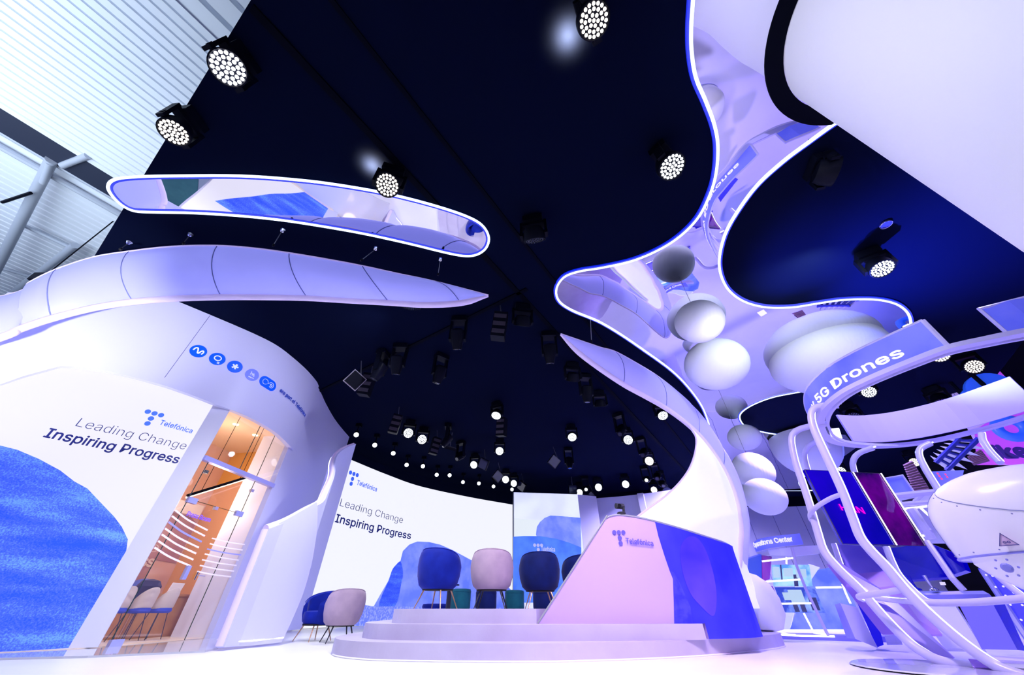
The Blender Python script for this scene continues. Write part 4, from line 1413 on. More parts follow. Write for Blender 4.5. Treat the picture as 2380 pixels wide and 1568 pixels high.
cc = [(1.52, 0.85), (1.10, 0.88), (0.68, 0.92), (0.26, 0.96)]
labs = ['cream shell chair nearest the oak table end', 'cream shell chair with dark coat over its back', 'third cream shell chair away from the table end',
        'cream shell chair closest to the white pier']
for (s_, d_), lb_ in zip(cc, labs):
    shell_chair(rm(s_, d_, 0.03), math.atan2(e2.y, e2.x) - PI / 2, lb_)
rnd = random.Random(3)
mb = MB()
rows = []
for i in range(13):
    a0 = 2 * PI * i / 12
    rows.append([rm(1.10, 0.92, 0.86) + Vector((math.cos(a0) * r * (1 + .18 * math.sin(5 * a0 + z * 9)), math.sin(a0) * r * (1 + .2 * math.cos(4 * a0)), z)) for (r, z) in
                 ((0.03, 0.10), (0.15, 0.07), (0.20, -0.02), (0.17, -0.14), (0.14, -0.30), (0.10, -0.42), (0.02, -0.44))])
mb.grid(rows)
tag(mb.build('coat', mat('coat_dark', (0.03, 0.025, 0.08), 0.9), smooth=True), 'crumpled dark coat draped over a cream chair back', 'coat')

# ================================================================== LIGHT RIG
M_LED = glow('wash_led_warm', (1.0, 0.90, 0.80), 4.0)
M_LEDC = glow('wash_led_cool', (0.90, 0.96, 1.0), 4.0)
M_FLARE = glow('wash_led_blinding', (1.0, 0.97, 0.92), 20.0)
M_LENS = mat('dark_lens', (0.02, 0.025, 0.06), 0.08, coat=1.0)


def aim_matrix(v):
    return Vector(v).normalized().to_track_quat('Z', 'Y').to_matrix()


def wash_head(px, py, aim, label, led=None, r=0.175, z=5.45, name='wash_light', grp='moving wash lights under the black ceiling'):
    p = atz(px, py, z)
    t = thing(name, label, 'stage light', (p.x, p.y, 5.99), 0, grp)
    aimv = (Vector(aim) - p)
    A = aim_matrix(aimv)
    head = p.copy()
    # yoke and base hang from the ceiling
    side = A @ Vector((1, 0, 0))
    side.z = 0
    if side.length < 0.05:
        side = Vector((1, 0, 0))
    side.normalize()
    rz = math.atan2(side.y, side.x)
    R = Euler((0, 0, rz)).to_matrix()
    pv = head - aimv.normalized() * r * 0.7           # pivot
    topz = 5.88
    MB().box((pv.x, pv.y, topz), (r * 1.9, r * 1.35, 0.14), R).box((pv.x, pv.y, 5.97), (0.12, 0.06, 0.06), R).build('base', M_BLACK, t)
    yk = MB()
    for sg in (-1, 1):
        c = pv + R @ Vector((sg * r * 1.18, 0, 0))
        yk.box((c.x, c.y, (pv.z - 0.05 + topz - 0.07) / 2), (r * 0.24, r * 0.62, topz - 0.07 - pv.z + 0.12), R)
        yk.tube([pv + R @ Vector((sg * r * 0.85, 0, 0)), pv + R @ Vector((sg * r * 1.34, 0, 0))], r * 0.22, 12)
    yk.box((pv.x, pv.y, topz - 0.09), (r * 2.6, r * 0.62, 0.07), R)
    yk.build('yoke', M_BLACK, t)
    hd = MB().lathe([(r * 0.45, -r * 1.35), (r * 0.80, -r * 1.25), (r * 0.98, -r * 0.85), (r * 1.05, -r * 0.35), (r * 1.05, -0.005), (r * 0.97, 0.0), (r * 0.93, -0.015)], head, 28, M=A)
    hd = hd.build('head', M_BLACK, t, smooth=True)
    ls_ = MB()
    cells = [(0, 0)]
    for ringn, (cnt, rr) in enumerate(((6, 0.29), (12, 0.57), (18, 0.83))):
        cells += [(rr * math.cos(2 * PI * k / cnt + 0.2 * ringn), rr * math.sin(2 * PI * k / cnt + 0.2 * ringn)) for k in range(cnt)]
    for (cx, cy) in cells:
        c = head + A @ Vector((cx * r * 0.97, cy * r * 0.97, -0.012))
        ls_.lathe([(r * 0.112, 0), (r * 0.09, 0.012)], c, 8, M=A)
    ls_.build('led_cells', led if led else M_LENS, hd)
    return t


CAMP = (0, 0, 0.5)
# aims are points in the room
W_ = [
    (530, 158, (0.2, 0.2, 0.6), 'blindingly bright wash light at the ceiling edge by the corrugated roof', M_FLARE, 0.18),
    (403, 308, (-3.6, 1.8, 0.6), 'lit wash light overlapping the roof edge, below the blinding one', M_LED, 0.168),
    (1381, 48, (1.6, 0.4, 0), 'lit wash light throwing a warm spot on ceiling, closest overhead', M_LED, 0.168),
    (900, 430, (-1.0, 0.3, 0.4), 'lit wash light hanging over the LED outline of the mirror slot', M_LED, 0.17),
    (1563, 388, (2.9, 1.6, 1.0), 'lit wash light beside the river-shaped mirror bend', M_LEDC, 0.185),
    (2052, 625, (6.0, 3.0, 0), 'lit wash light on blue ceiling near the small round speaker', M_LEDC, 0.185),
    (949, 1006, (-0.8, 1.0, 0.5), 'glaring round wash light, first of the lit pair over the screen', M_LEDC, 0.18),
    (981, 1021, (-1.0, 1.0, 0.5), 'round wash light, second of the lit pair over the screen', M_LEDC, 0.18),
    (1153, 966, (-1.6, 8.0, 0), 'lit wash light tilted edge-on above a striped black box', M_LEDC, 0.17),
    (1161, 1048, (-0.2, 5.5, 0), 'lit wash light alone below the edge-on one', M_LEDC, 0.17),
    (1330, 1016, (1.8, 7.0, 0), 'lit wash light seen flat, alone below the stage sail, facing straight down', M_LEDC, 0.17),
    (1460, 1022, (1.4, 1.0, 0.5), 'lit round wash light close to ceiling seam under stage sail', M_LEDC, 0.18),
    (1509, 1071, (1.6, 1.0, 0.5), 'warm lit round wash light further down the same seam', M_LED, 0.19),
    (1541, 966, (4.5, 6.5, 0), 'lit wash light peeking out from under the stage sail', M_LEDC, 0.17),
    (1347, 1144, (0.3, 2.0, 0.5), 'lit wash light at the top corner of LED panel pilaster', M_LEDC, 0.18),
    (1391, 1132, (0.6, 2.0, 0.5), 'lit wash light above the pilaster, between two neighbours', M_LEDC, 0.19),
    (1454, 1125, (0.9, 2.0, 0.5), 'lit wash light directly above the tracking camera, near the rear wall', M_LEDC, 0.19),
    (1520, 1138, (1.5, 2.5, 0.5), 'pinkish lit wash light beside the flared white trunk', M_LED, 0.17),
    (1101, 1080, (-3.6, 7.0, 0), 'lit wash light half turned away in the row over the screen', M_LEDC, 0.17),
    (1175, 1114, (-1.5, 4.0, 0), 'lit wash light second from the end of the row over the screen', M_LEDC, 0.18),
    (1194, 1123, (-2.6, 6.0, 0), 'lit wash light at the corner end of the row over the screen', M_LEDC, 0.17),
    (2265, 852, (8.0, 3.2, 0), 'lit wash light seen through the white ring near the magenta banner', M_LED, 0.185),
    (2020, 911, (7.0, 5.0, 0), 'lit wash light just under the drones sign edge', M_LEDC, 0.18),
    (2126, 1074, (10.5, 8.5, 0), 'warm lit wash light low between the white tubes and the capsule', M_LED, 0.18),
    (1955, 1095, (8.0, 6.0, 0), 'cold lit wash light just above the dark glossy screens', M_LEDC, 0.20),
    (2187, 826, (8.0, 4.0, 0), 'lit wash light half hidden by the white ring rail', M_LED, 0.185),
]
for (px, py, aim, lb_, led, r) in W_:
    wash_head(px, py, aim, lb_, led, r)
for (px, py, aim, lb_, r) in [
    (1945, 398, (9.5, 1.4, 3.2), 'unlit wash light with small green lamp on the blue ceiling', 0.20),
    (1243, 560, (1.0, 6.5, 2.0), 'unlit dark wash light between mirror slot and river mirror tip', 0.18),
    (1213, 757, (-0.5, 10.0, 1.0), 'unlit wash light below the meeting of the ceiling seams', 0.18),
    (1331, 885, (1.2, 12.0, 1.0), 'unlit wash light under the seam near the tip of the stage sail', 0.18),
    (958, 716, (-2.0, 7.5, 1.0), 'unlit wash light tucked behind the white arch rim', 0.17),
    (1396, 945, (3.0, 12.0, 1.0), 'unlit wash light under the middle of the stage sail', 0.17),
    (2190, 935, (12.0, 9.0, 0), 'unlit wash light inside the white ring beside the banner', 0.2),
    (1985, 970, (8.5, 8.5, 0), 'unlit wash light just inside the ring end', 0.2),
]:
    wash_head(px, py, aim, lb_, None, r, z=5.66 if px == 1945 else 5.45)


def profile_head(px, py, aim, label, z=5.35, s=1.0, lit=False, grp='dark moving spot lights'):
    p = atz(px, py, z)
    t = thing('spot_light', label, 'stage light', (p.x, p.y, 5.99), 0, grp)
    v = (Vector(aim) - p).normalized()
    A = aim_matrix(v)
    side = A @ Vector((1, 0, 0)); side.z = 0
    if side.length < 0.05:
        side = Vector((1, 0, 0))
    side.normalize()
    R = Euler((0, 0, math.atan2(side.y, side.x))).to_matrix()
    MB().box((p.x, p.y, 5.90), (0.36 * s, 0.24 * s, 0.12), R).box((p.x, p.y, 5.97), (0.3 * s, 0.05, 0.06), R).build('base', M_BLACK, t)
    yk = MB()
    for sg in (-1, 1):
        c = p + R @ Vector((sg * 0.17 * s, 0, 0))
        yk.box((c.x, c.y, (p.z + 5.84) / 2), (0.05 * s, 0.12 * s, 5.84 - p.z + 0.08), R)
    yk.build('yoke', M_BLACK, t)
    hb_ = MB()
    rows = []
    for (w, h, zz) in ((0.10, 0.08, -0.24), (0.15, 0.13, -0.20), (0.155, 0.14, -0.02), (0.12, 0.11, 0.12), (0.095, 0.095, 0.24)):
        rows.append([p + A @ Vector((w * s * math.copysign(abs(math.cos(q)) ** 0.6, math.cos(q)), h * s * math.copysign(abs(math.sin(q)) ** 0.6, math.sin(q)), zz * s))
                     for q in [2 * PI * k / 20 for k in range(20)]])
    hb_.grid(rows, close_v=True)
    hb_.f.append(tuple(reversed(range(20))))
    hb_.f.append(tuple(range(80, 100)))
    hb_ = hb_.build('head', M_BLACK, t, smooth=True)
    MB().lathe([(0.075 * s, 0), (0.07 * s, 0.012)], p + A @ Vector((0, 0, 0.238 * s)), 18, M=A).build('lens', M_LEDC if lit else M_LENS, hb_)
    return t


for (px, py, aim, lb_, lit) in [
    (1063, 788, (-1.2, 9, 0), 'dark spot light alone in upper middle of the rear ceiling', False),
    (1278, 822, (1.0, 9, 0), 'spot light with grey shiny head beside the ceiling seam', False),
    (1020, 870, (-3.0, 9, 0), 'dark spot light alone between the seam and the teal poufs line', False),
    (880, 863, (-5.5, 8, 0), 'dark spot light first of a pair near the cross seam', False),
    (922, 848, (-3.0, 9.5, 0), 'dark spot light second of a pair near the cross seam', False),
    (1364, 915, (2.0, 10, 0), 'spot light with pale shiny head under the stage sail', False),
    (1444, 1000, (0.5, 8, 0), 'dark spot light next to a lit round one along the seam', False),
    (1496, 1052, (1.0, 8, 0), 'dark spot light above the warm lit round one', False),
    (1069, 1060, (-5.0, 9, 0), 'dark spot light beside the grey light panel', False),
    (1038, 1024, (-6.0, 12, 0), 'dark spot light behind a striped black box over the screen', False),
    (1362, 1136, (0.8, 4, 0), 'small spot light with tiny lit lens over the pilaster', True),
    (1527, 1108, (3.0, 9, 0), 'dark spot light touching the white trunk, upper', False),
    (1540, 1125, (5.0, 10, 0), 'dark spot light touching the white trunk, lower', False),
    (1503, 1114, (0.6, 5, 0), 'little spot light with lit lens near the white trunk', True),
    (1323, 1075, (2.4, 14, 0), 'dark spot light next to a tilted black box, mid ceiling', False),
]:
    profile_head(px, py, aim, lb_, lit=lit)


def mini_light(px, py, label):
    p = atz(px, py, 5.55)
    t = thing('mini_spot', label, 'stage light', (p.x, p.y, 5.99), 0, 'row of small lit spots along the screen top')
    v = (Vector((p.x * 0.55, p.y * 0.55, 0.5)) - p).normalized()
    A = aim_matrix(v)
    MB().box((p.x, p.y, 5.93), (0.2, 0.12, 0.12)).build('bracket', M_BLACKM, t)
    MB().tube([p - v * 0.05, Vector((p.x, p.y, 5.9))], 0.02, 6).build('arm', M_BLACKM, t)
    MB().lathe([(0.07, -0.26), (0.085, -0.22), (0.085, -0.02), (0.10, 0.0)], p, 16, M=A).build('barrel', M_BLACKM, t, smooth=True)
    MB().lathe([(0.088, 0.0), (0.084, 0.012)], p, 16, M=A).build('lens', M_LEDC, t)


ml = [(828, 1010), (871, 1034), (914, 1053), (945, 1080), (983, 1083), (1015, 1103), (1045, 1104), (1076, 1120), (1113, 1123), (1147, 1130), (1190, 1137)]
ords = ['first', 'second', 'third', 'fourth', 'fifth', 'sixth', 'seventh', 'eighth', 'ninth', 'tenth', 'last']
for (px, py), w in zip(ml, ords):
    mini_light(px, py, f'small lit spot above the curved screen, {w} from the fin')


def box_unit(px, py, size, rot, label, name, cat, m, z=5.4, slots=True, face=None):
    p = atz(px, py, z)
    t = thing(name, label, cat, (p.x, p.y, 5.99))
    R = Euler(rot).to_matrix()
    MB().box(p, size, R).build('housing', m, t)
    if slots:
        for k in range(3):
            c = p + R @ Vector((0, -size[1] / 2 - 0.004, (k - 1) * size[2] * 0.31))
            MB().box(c, (size[0] * 0.9, 0.012, size[2] * 0.16), R).build('grille', MATS['dark_grille'], t)
    if face is not None:
        c = p + R @ Vector((0, -size[1] / 2 - 0.004, 0))
        MB().box(c, (size[0] * 0.9, 0.01, size[2] * 0.9), R).build('face', face, t)
    MB().tube([p + R @ Vector((0, 0, size[2] / 2)), Vector((p.x, p.y, 5.98))], 0.012, 6).build('rod', M_CABLE, t)
    return t


mat('dark_grille', (0.045, 0.035, 0.06), 0.6)
M_PANELG = mat('grey_panel', (0.28, 0.25, 0.30), 0.5)
for (px, py, rz__, lb_) in [
    (853, 894, 0.1, 'striped black loudspeaker stack beside the white-edged light panel'),
    (1161, 758, 0.0, 'striped black loudspeaker stack hanging near the meeting of seams'),
    (919, 985, 0.3, 'striped black loudspeaker stack beside the glaring wash light'),
    (1166, 992, -0.4, 'striped black loudspeaker stack under the edge-on wash light'),
    (1011, 1036, 0.5, 'striped black loudspeaker stack in the row over the screen'),
]:
    box_unit(px, py, (0.30, 0.26, 0.62), (0.15, 0.12, rz__), lb_, 'loudspeaker', 'loudspeaker', M_BLACK, 5.35)
for (px, py, rot, lb_, nm, mm, fc) in [
    (825, 883, (0.5, 0.4, 0.8), 'pale-edged square light panel tilted near the cross seam', 'light_panel', M_PANELG, M_BLACK),
    (1047, 1041, (-1.15, 0.15, 0.35), 'grey square light panel in the row over the screen', 'light_panel', M_BLACK, M_PANELG),
    (1331, 1137, (0.1, 0.0, 0.0), 'small dark square light panel above the LED panel', 'light_panel', M_BLACK, M_LENS),
    (1288, 1072, (0.5, 0.6, 0.4), 'tilted black light box in middle of dark ceiling', 'light_panel', M_BLACK, M_LENS),
    (1124, 1078, (0.3, 0.5, -0.3), 'dark square light box with red dot over the screen', 'light_panel', M_BLACK, M_LENS),
    (1157, 1106, (0.4, 0.6, 0.5), 'tilted black light box before the lit pair at the screen corner', 'light_panel', M_BLACK, M_LENS),
    (1213, 1130, (0.4, 0.7, -0.4), 'tilted black light box over the top corner of the LED panel', 'light_panel', M_BLACK, M_LENS),
    (1374, 1154, (0.4, 0.8, 0.2), 'diamond-tilted black light box over the pilaster', 'light_panel', M_BLACK, M_LENS),
    (1549, 1140, (0.4, 0.6, 0.2), 'black light box against the white trunk', 'light_panel', M_BLACK, M_LENS),
]:
    box_unit(px, py, (0.42, 0.10, 0.42), rot, lb_, nm, 'stage light', mm, 5.35, slots=False, face=fc)
q = atz(2060, 522, 5.97)
sp = thing('ceiling_speaker', 'small flat round speaker set in the blue ceiling', 'speaker', q)
MB().lathe([(0.085, 5.97 - q.z), (0.085, 6.0 - q.z)], q, 24).build('disc', mat('speaker_blue', (0.05, 0.05, 0.3), 0.5), sp)
MB().tube([q + Vector((0.088 * math.cos(a), 0.088 * math.sin(a), 0)) for a in [2 * PI * k / 24 for k in range(24)]], 0.006, 5, True).build('rim', M_CHROME, sp)
light('SPOT', 'light_flare_wash', atz(575, 180, 5.80), 1100, (1, 0.78, 0.55), atz(588, 196, 5.80) + Vector((0, 0, 0.1)), 0.03, 150, 0.6)
light('SPOT', 'light_warm_patch_a', atz(1322, 88, 5.88), 130, (1, 0.70, 0.30), atz(1322, 88, 5.88) + Vector((0, 0, 0.1)), 0.015, 150, 0.6)
light('SPOT', 'light_warm_patch_b', atz(861, 392, 5.89), 95, (1, 0.70, 0.30), atz(861, 392, 5.89) + Vector((0, 0, 0.1)), 0.015, 150, 0.6)

# ================================================================== DEMO AREA: WHITE RING WITH SIGNS
ZR = 3.0
up_px = [(1912, 1002), (1907, 985), (1914, 962), (1932, 940), (1965, 915), (2010, 892), (2060, 870), (2130, 842), (2205, 815), (2290, 796), (2380, 778), (2480, 762)]
lo_px = [(1912, 1002), (1922, 1018), (1945, 1030), (1985, 1037), (2040, 1040), (2110, 1036), (2180, 1026), (2260, 1008), (2330, 990), (2400, 968), (2500, 935)]
ringA = cr([atz(p[0], p[1], ZR) for p in up_px], 5)
ringB = cr([atz(p[0], p[1], ZR) for p in lo_px], 5)
ringp = list(reversed(ringA)) + ringB[1:]
rg = thing('ring_frame', 'large white ring frame held up on bent glowing tubes', 'ring frame', (ringp[len(ringp) // 2].x, ringp[len(ringp) // 2].y, 0))


def flat_rail(pts, w, h, z, m, par, nm):
    rows = []
    for i, p in enumerate(pts):
        t = (pts[min(i + 1, len(pts) - 1)] - pts[max(0, i - 1)])
        t.z = 0
        t.normalize()
        n = Vector((-t.y, t.x, 0))
        q = Vector((p.x, p.y, z))
        rows.append([q - n * w / 2, q + n * w / 2, q + n * w / 2 + Vector((0, 0, h)), q - n * w / 2 + Vector((0, 0, h))])
    mb = MB().grid(rows, close_v=True)
    mb.f += [(0, 1, 2, 3), tuple(range(len(rows) * 4 - 1, len(rows) * 4 - 5, -1))]
    return mb.build(nm, m, par)


flat_rail(ringp, 0.11, 0.06, ZR, M_TUBE, rg, 'rail')
nA = len(ringA)
inner_rail = [p + (Vector((7.6, 4.9, 0)) - Vector((p.x, p.y, 0))).normalized() * 0.11 for p in ringp]
flat_rail([Vector((p.x, p.y, ZR)) for p in inner_rail], 0.035, 0.05, ZR - 0.01, M_TUBE, rg, 'inner_rail')

M_SIGNB = mat('sign_blue', (0.10, 0.13, 0.75), 0.3, 0, (0.12, 0.14, 0.95), 0.42, noise=(1.2, (0.20, 0.22, 0.85), 0.4, 0.6))
M_SIGNW = mat('sign_letter', (0.9, 0.88, 0.98), 0.4, 0, (0.9, 0.85, 1.0), 0.7)
sa_px = [(1925, 1040), (1905, 1010), (1900, 985), (1906, 962), (1927, 940), (1962, 913), (2008, 889), (2060, 866), (2130, 838), (2207, 808)]
SG = Wall([(lambda p: (p.x, p.y))(atz(p[0], p[1], ZR + 0.05)) for p in sa_px], 4)
sg = thing('drones_sign', 'curved blue sign reading 5G Drones on the white ring', 'sign', SG.P(SG.L * 0.7, ZR))
ztopS = ZR + 0.50
bm_ = [(0, ZR + 0.06), (SG.L, ZR + 0.06), (SG.L, ztopS), (0, ztopS)]
sgf = panel('sign_band', bm_, SG, M_SIGNB, sg, 0.0, 0.03, 0.15)
fr_ = MB()
fr_.tube([SG.P(SG.L * k / 40, ztopS + 0.01, -0.015) for k in range(41)], 0.022, 6)
fr_.tube([SG.P(SG.L, ZR + 0.03, -0.015), SG.P(SG.L, ztopS + 0.01, -0.015)], 0.028, 6)
fr_.tube([SG.P(SG.L * k / 40, ZR + 0.05, -0.015) for k in range(41)], 0.022, 6)
fr_.build('sign_frame', M_TUBE, sg)
a_ = SG.hit(1905, 945 + 12)
zb = ZR + 0.17
s5 = SG.hit(1934, 893)[0]
sD = SG.hit(2116, 812)[0]
sg0 = SG.hit(1899, 955)[0]
sT = SG.hit(2108, 830)[0]
s1_ = SG.hit(1980, 885)[0]
text_wall('Gateway 5G Drones', SG, (max(0.25, sT - 2.75), zb), (sT, zb), 0.185, M_SIGNW, sgf, 0.018, 0.006)

SG2 = Wall([(lambda p: (p.x, p.y))(atz(p[0], p[1], ZR + 0.05)) for p in ((2350, 782), (2420, 764), (2520, 745))], 3)
s2 = thing('blue_sign', 'blank blue sign panel in white frame standing on the ring', 'sign', SG2.P(0.3, ZR))
panel('sign_band', [(0, ZR + 0.06), (SG2.L, ZR + 0.06), (SG2.L, ztopS), (0, ztopS)], SG2, M_SIGNB, s2, 0, 0.03)
MB().tube([SG2.P(SG2.L, ZR + .06, 0), SG2.P(0, ZR + 0.06, 0), SG2.P(0, ztopS, 0), SG2.P(SG2.L, ztopS, 0)], 0.026, 6).build('sign_frame', M_TUBE, s2)
# back of the far sign, seen from inside the ring
SG3 = Wall([(lambda p: (p.x, p.y))(atz(p[0], p[1], ZR + 0.05)) for p in ((1985, 1026), (2040, 1028), (2110, 1022), (2180, 1010), (2260, 992), (2330, 972), (2420, 945))], 4)
s3 = thing('sign_back', 'pale curved back of a sign on the far side of ring', 'sign', SG3.P(SG3.L / 2, ZR))
panel('sign_sheet', [(0, ZR + 0.06), (SG3.L, ZR + 0.06), (SG3.L, ZR + 0.62), (0, ZR + 0.62)], SG3, mat('pale_sheet', (0.50, 0.42, 0.82), 0.5, 0, (0.6, 0.5, 0.95), 0.06), s3, 0, 0.03, 0.2)


def led_tube(name, px, ds, par, r=0.042, n=6, ledoff=None, smooth=True):
    """white tube with a light strip let into its inner side"""
    pts = [D(p[0], p[1], d) for p, d in zip(px, ds)]
    P = cr(pts, n) if smooth else pts
    MB().tube(P, r, 12).build(name, M_TUBE, par, smooth=True)
    off = ledoff if ledoff is not None else Vector((0.55, -0.75, 0.25))
    Q = [p + (Vector(off).normalized()) * (r * 0.94) for p in P]
    MB().tube(Q, r * 0.28, 6).build('light_strip', M_LEDWHITE, par)


def lin(a, b, n):
    return [a + (b - a) * k / (n - 1) for k in range(n)]


pA = [(1948, 941), (1912, 943), (1892, 950), (1886, 968), (1893, 1000), (1920, 1060), (1955, 1135), (1982, 1205), (1999, 1248), (2022, 1278), (2060, 1318), (2105, 1372), (2165, 1432), (2235, 1492), (2300, 1538), (2350, 1562), (2440, 1590)]
led_tube('leg', pA, lin(7.2, 6.6, len(pA)), rg, 0.052)
pB = [(1920, 984), (1875, 992), (1850, 1002), (1840, 1022), (1848, 1070), (1868, 1130), (1884, 1180), (1900, 1235), (1915, 1280), (1945, 1318), (2000, 1372), (2060, 1440), (2110, 1490), (2145, 1515), (2180, 1533), (2230, 1546), (2300, 1553)]
led_tube('leg', pB, lin(7.8, 6.9, len(pB)), rg, 0.050)
pC = [(2030, 1040), (1998, 1052), (1984, 1068), (1984, 1090), (2000, 1130)]
led_tube('arch_tube', pC, lin(9.0, 9.0, len(pC)), rg, 0.045)
pC2 = [(1910, 1022), (1885, 1032), (1872, 1048), (1872, 1070), (1884, 1110)]
led_tube('arch_tube', pC2, lin(9.3, 9.3, len(pC2)), rg, 0.045)
pD = [(2162, 1030), (2140, 1042), (2137, 1060), (2152, 1092), (2180, 1138), (2190, 1160)]
led_tube('arch_tube', pD, lin(9.4, 8.9, len(pD)), rg, 0.045)
pE = [(2282, 1008), (2285, 1025), (2300, 1048), (2325, 1075)]
led_tube('arch_tube', pE, lin(9.8, 9.5, len(pE)), rg, 0.045)
pF = [(1956, 1148), (1930, 1158), (1900, 1176), (1884, 1192), (1884, 1206), (1892, 1215)]
led_tube('hoop', pF, lin(7.0, 7.6, len(pF)), rg, 0.030, ledoff=Vector((-0.2, -0.9, 0.3)))
pG = [(2108, 1367), (2060, 1376), (2010, 1383), (1996, 1387), (2005, 1392)]
led_tube('hoop', pG, lin(6.8, 7.2, len(pG)), rg, 0.032, ledoff=Vector((-0.2, -0.9, -0.3)))
pH = [(2020, 1386), (2090, 1394), (2160, 1400), (2260, 1399), (2372, 1391), (2450, 1385)]
led_tube('hoop', pH, lin(7.3, 6.9, len(pH)), rg, 0.034, ledoff=Vector((-0.2, -0.9, 0.4)))
pI = [(2060, 1272), (2075, 1310), (2092, 1340), (2130, 1380), (2160, 1402)]
led_tube('leg', pI, lin(8.0, 7.7, len(pI)), rg, 0.04)
pJ = [(2310, 1330), (2350, 1365), (2400, 1402), (2450, 1440)]
led_tube('leg', pJ, lin(8.3, 8.0, len(pJ)), rg, 0.035)
pK = [(1938, 1264), (1950, 1300), (1962, 1330), (1985, 1360)]
led_tube('leg', pK, lin(8.2, 8.0, len(pK)), rg, 0.035)

# dark glossy screens hung in the ring's tubes
M_DGLOSS = mat('dark_gloss_blue', (0.003, 0.003, 0.12), 0.06, 0, (0.0, 0.0, 0.9), 0.35, noise=(0.9, (0.02, 0.0, 0.35), 0.35, 0.65), coat=0.6)
M_DGLOSSR = mat('dark_gloss_purple', (0.02, 0.002, 0.08), 0.06, 0, (0.25, 0.0, 0.55), 0.35, noise=(1.2, (0.25, 0.0, 0.30), 0.4, 0.65, 1), coat=0.6)  # purple reflections in the dark glass, painted in as glowing colour


def quad_px(name, px, ds, m, par, th=0.03):
    P = [D(p[0], p[1], d) for p, d in zip(px, ds)]
    n = (P[1] - P[0]).cross(P[2] - P[0]).normalized()
    if n.dot(Vector((0, 0, .5)) - P[0]) < 0:
        n = -n
    k = len(P)
    vs = P + [p - n * th for p in P]
    fs = [tuple(range(k)), tuple(range(2 * k - 1, k - 1, -1))] + [(i, (i + 1) % k, k + (i + 1) % k, k + i) for i in range(k)]
    return MB().add(vs, fs).build(name, m, par)


WS = Wall([(lambda p: (p.x, p.y))(D(1870, 1090, 7.75)), (lambda p: (p.x, p.y))(D(2100, 1120, 9.2))])
zt_, zb_ = WS.hit(1870, 1091)[1], WS.hit(1936, 1263)[1]
for (xa, xb, ya, lb_, mm) in ((1870, 1984, 1104, 'dark glossy screen closest to the white column tubes, with red glints', M_DGLOSS),
                              (1986, 2053, 1113, 'dark glossy purple screen on the capsule side of the pair', M_DGLOSSR)):
    sA = WS.hit(xa, 1091 if xa < 1900 else 1104)[0]
    sB = WS.hit(xb, ya)[0]
    zbb = zb_
    ds_ = thing('display', lb_, 'display', WS.P((sA + sB) / 2, zb_))
    panel('display_glass', [(sA, zbb), (sB, zbb), (sB, zt_), (sA, zt_)], WS, mm, ds_, 0.0, 0.05)
    MB().tube([WS.P(sB + 0.01, zbb, 0.015), WS.P(sB + 0.01, zt_, 0.015)], 0.010, 5).build('light_strip', M_LEDWHITE, ds_)
    fr_ = MB()
    fr_.tube([WS.P(sA, zbb, 0.0), WS.P(sB, zbb, 0.0), WS.P(sB, zt_, 0), WS.P(sA, zt_, 0)], 0.007, 5, True)
    fr_.build('bezel', MATS['dark_grille'], ds_)
    if xa < 1900:
        text_wall('HAN', WS, (sB - 0.62, zt_ - 0.62), (sB - 0.22, zt_ - 0.66), 0.13, mat('magenta_glint', (0.6, 0.0, 0.4), 0.4, 0, (0.8, 0.0, 0.55), 0.9), ds_, 0.01, 0.008)  # reflected letters in the glass, painted on as glowing strokes

# violet folded seat panels between the legs
M_VSEAT = mat('violet_lacquer', (0.22, 0.15, 0.78), 0.25, noise=(1.0, (0.34, 0.25, 0.84), 0.4, 0.65))
M_VSEATP = mat('violet_pink_lacquer', (0.42, 0.24, 0.80), 0.22)
cs = thing('simulator_shell', 'violet folded lacquer panels between the bent white tubes', 'console', D(2080, 1440, 7.4))
quad_px('seat_panel', [(1938, 1264), (2050, 1270), (2075, 1325), (1965, 1335)], [8.6, 8.7, 8.4, 8.2], M_VSEAT, cs)
quad_px('seat_panel', [(1965, 1335), (2075, 1325), (2190, 1474), (2085, 1474)], [8.2, 8.4, 7.9, 7.6], M_VSEATP, cs)
quad_px('side_panel', [(1915, 1285), (1945, 1318), (2130, 1512), (2215, 1530), (2060, 1380), (1985, 1330)], [7.6, 7.55, 7.15, 7.15, 7.5, 7.6], M_VSEAT, cs, 0.02)
quad_px('side_panel', [(1920, 1310), (1955, 1320), (2100, 1474), (2050, 1474)], [8.0, 7.9, 7.6, 7.7], M_VSEATP, cs, 0.02)
quad_px('foot_panel', [(2250, 1530), (2300, 1536), (2325, 1552), (2262, 1550)], [6.8, 6.8, 6.75, 6.75], M_VSEATP, cs, 0.05)

# second pair of dark monitors and desk
M_DSCR = mat('dark_screen_blue', (0.0, 0.0, 0.16), 0.15, 0, (0.0, 0.0, 0.85), 0.40)
m1 = thing('monitor', 'big blank blue-black monitor over the desk with joysticks', 'monitor', D(2140, 1345, 8.6))
quad_px('screen', [(2030, 1278), (2162, 1262), (2206, 1340), (2068, 1350)], [9.3, 9.0, 8.7, 8.9], M_DSCR, m1, 0.05)
m2 = thing('monitor', 'blue-black monitor half hidden under the white capsule', 'monitor', D(2220, 1330, 8.2))
quad_px('screen', [(2160, 1262), (2230, 1289), (2245, 1325), (2212, 1336)], [8.9, 8.4, 8.3, 8.6], M_DSCR, m2, 0.05)
MB().tube([D(2155, 1258, 8.8), D(2215, 1345, 8.5), D(2240, 1372, 8.5)], 0.04, 8).build('post', M_TUBE, m2)
M_DESK = mat('desk_blue', (0.25, 0.26, 0.75), 0.3)
dsk = thing('desk', 'lilac desk with dark edge carrying two joysticks', 'desk', D(2190, 1470, 8.2))
quad_px('desk_top', [(2100, 1374), (2285, 1372), (2300, 1380), (2110, 1382)], [8.9, 8.3, 8.1, 8.6], M_DESK, dsk, 0.06)
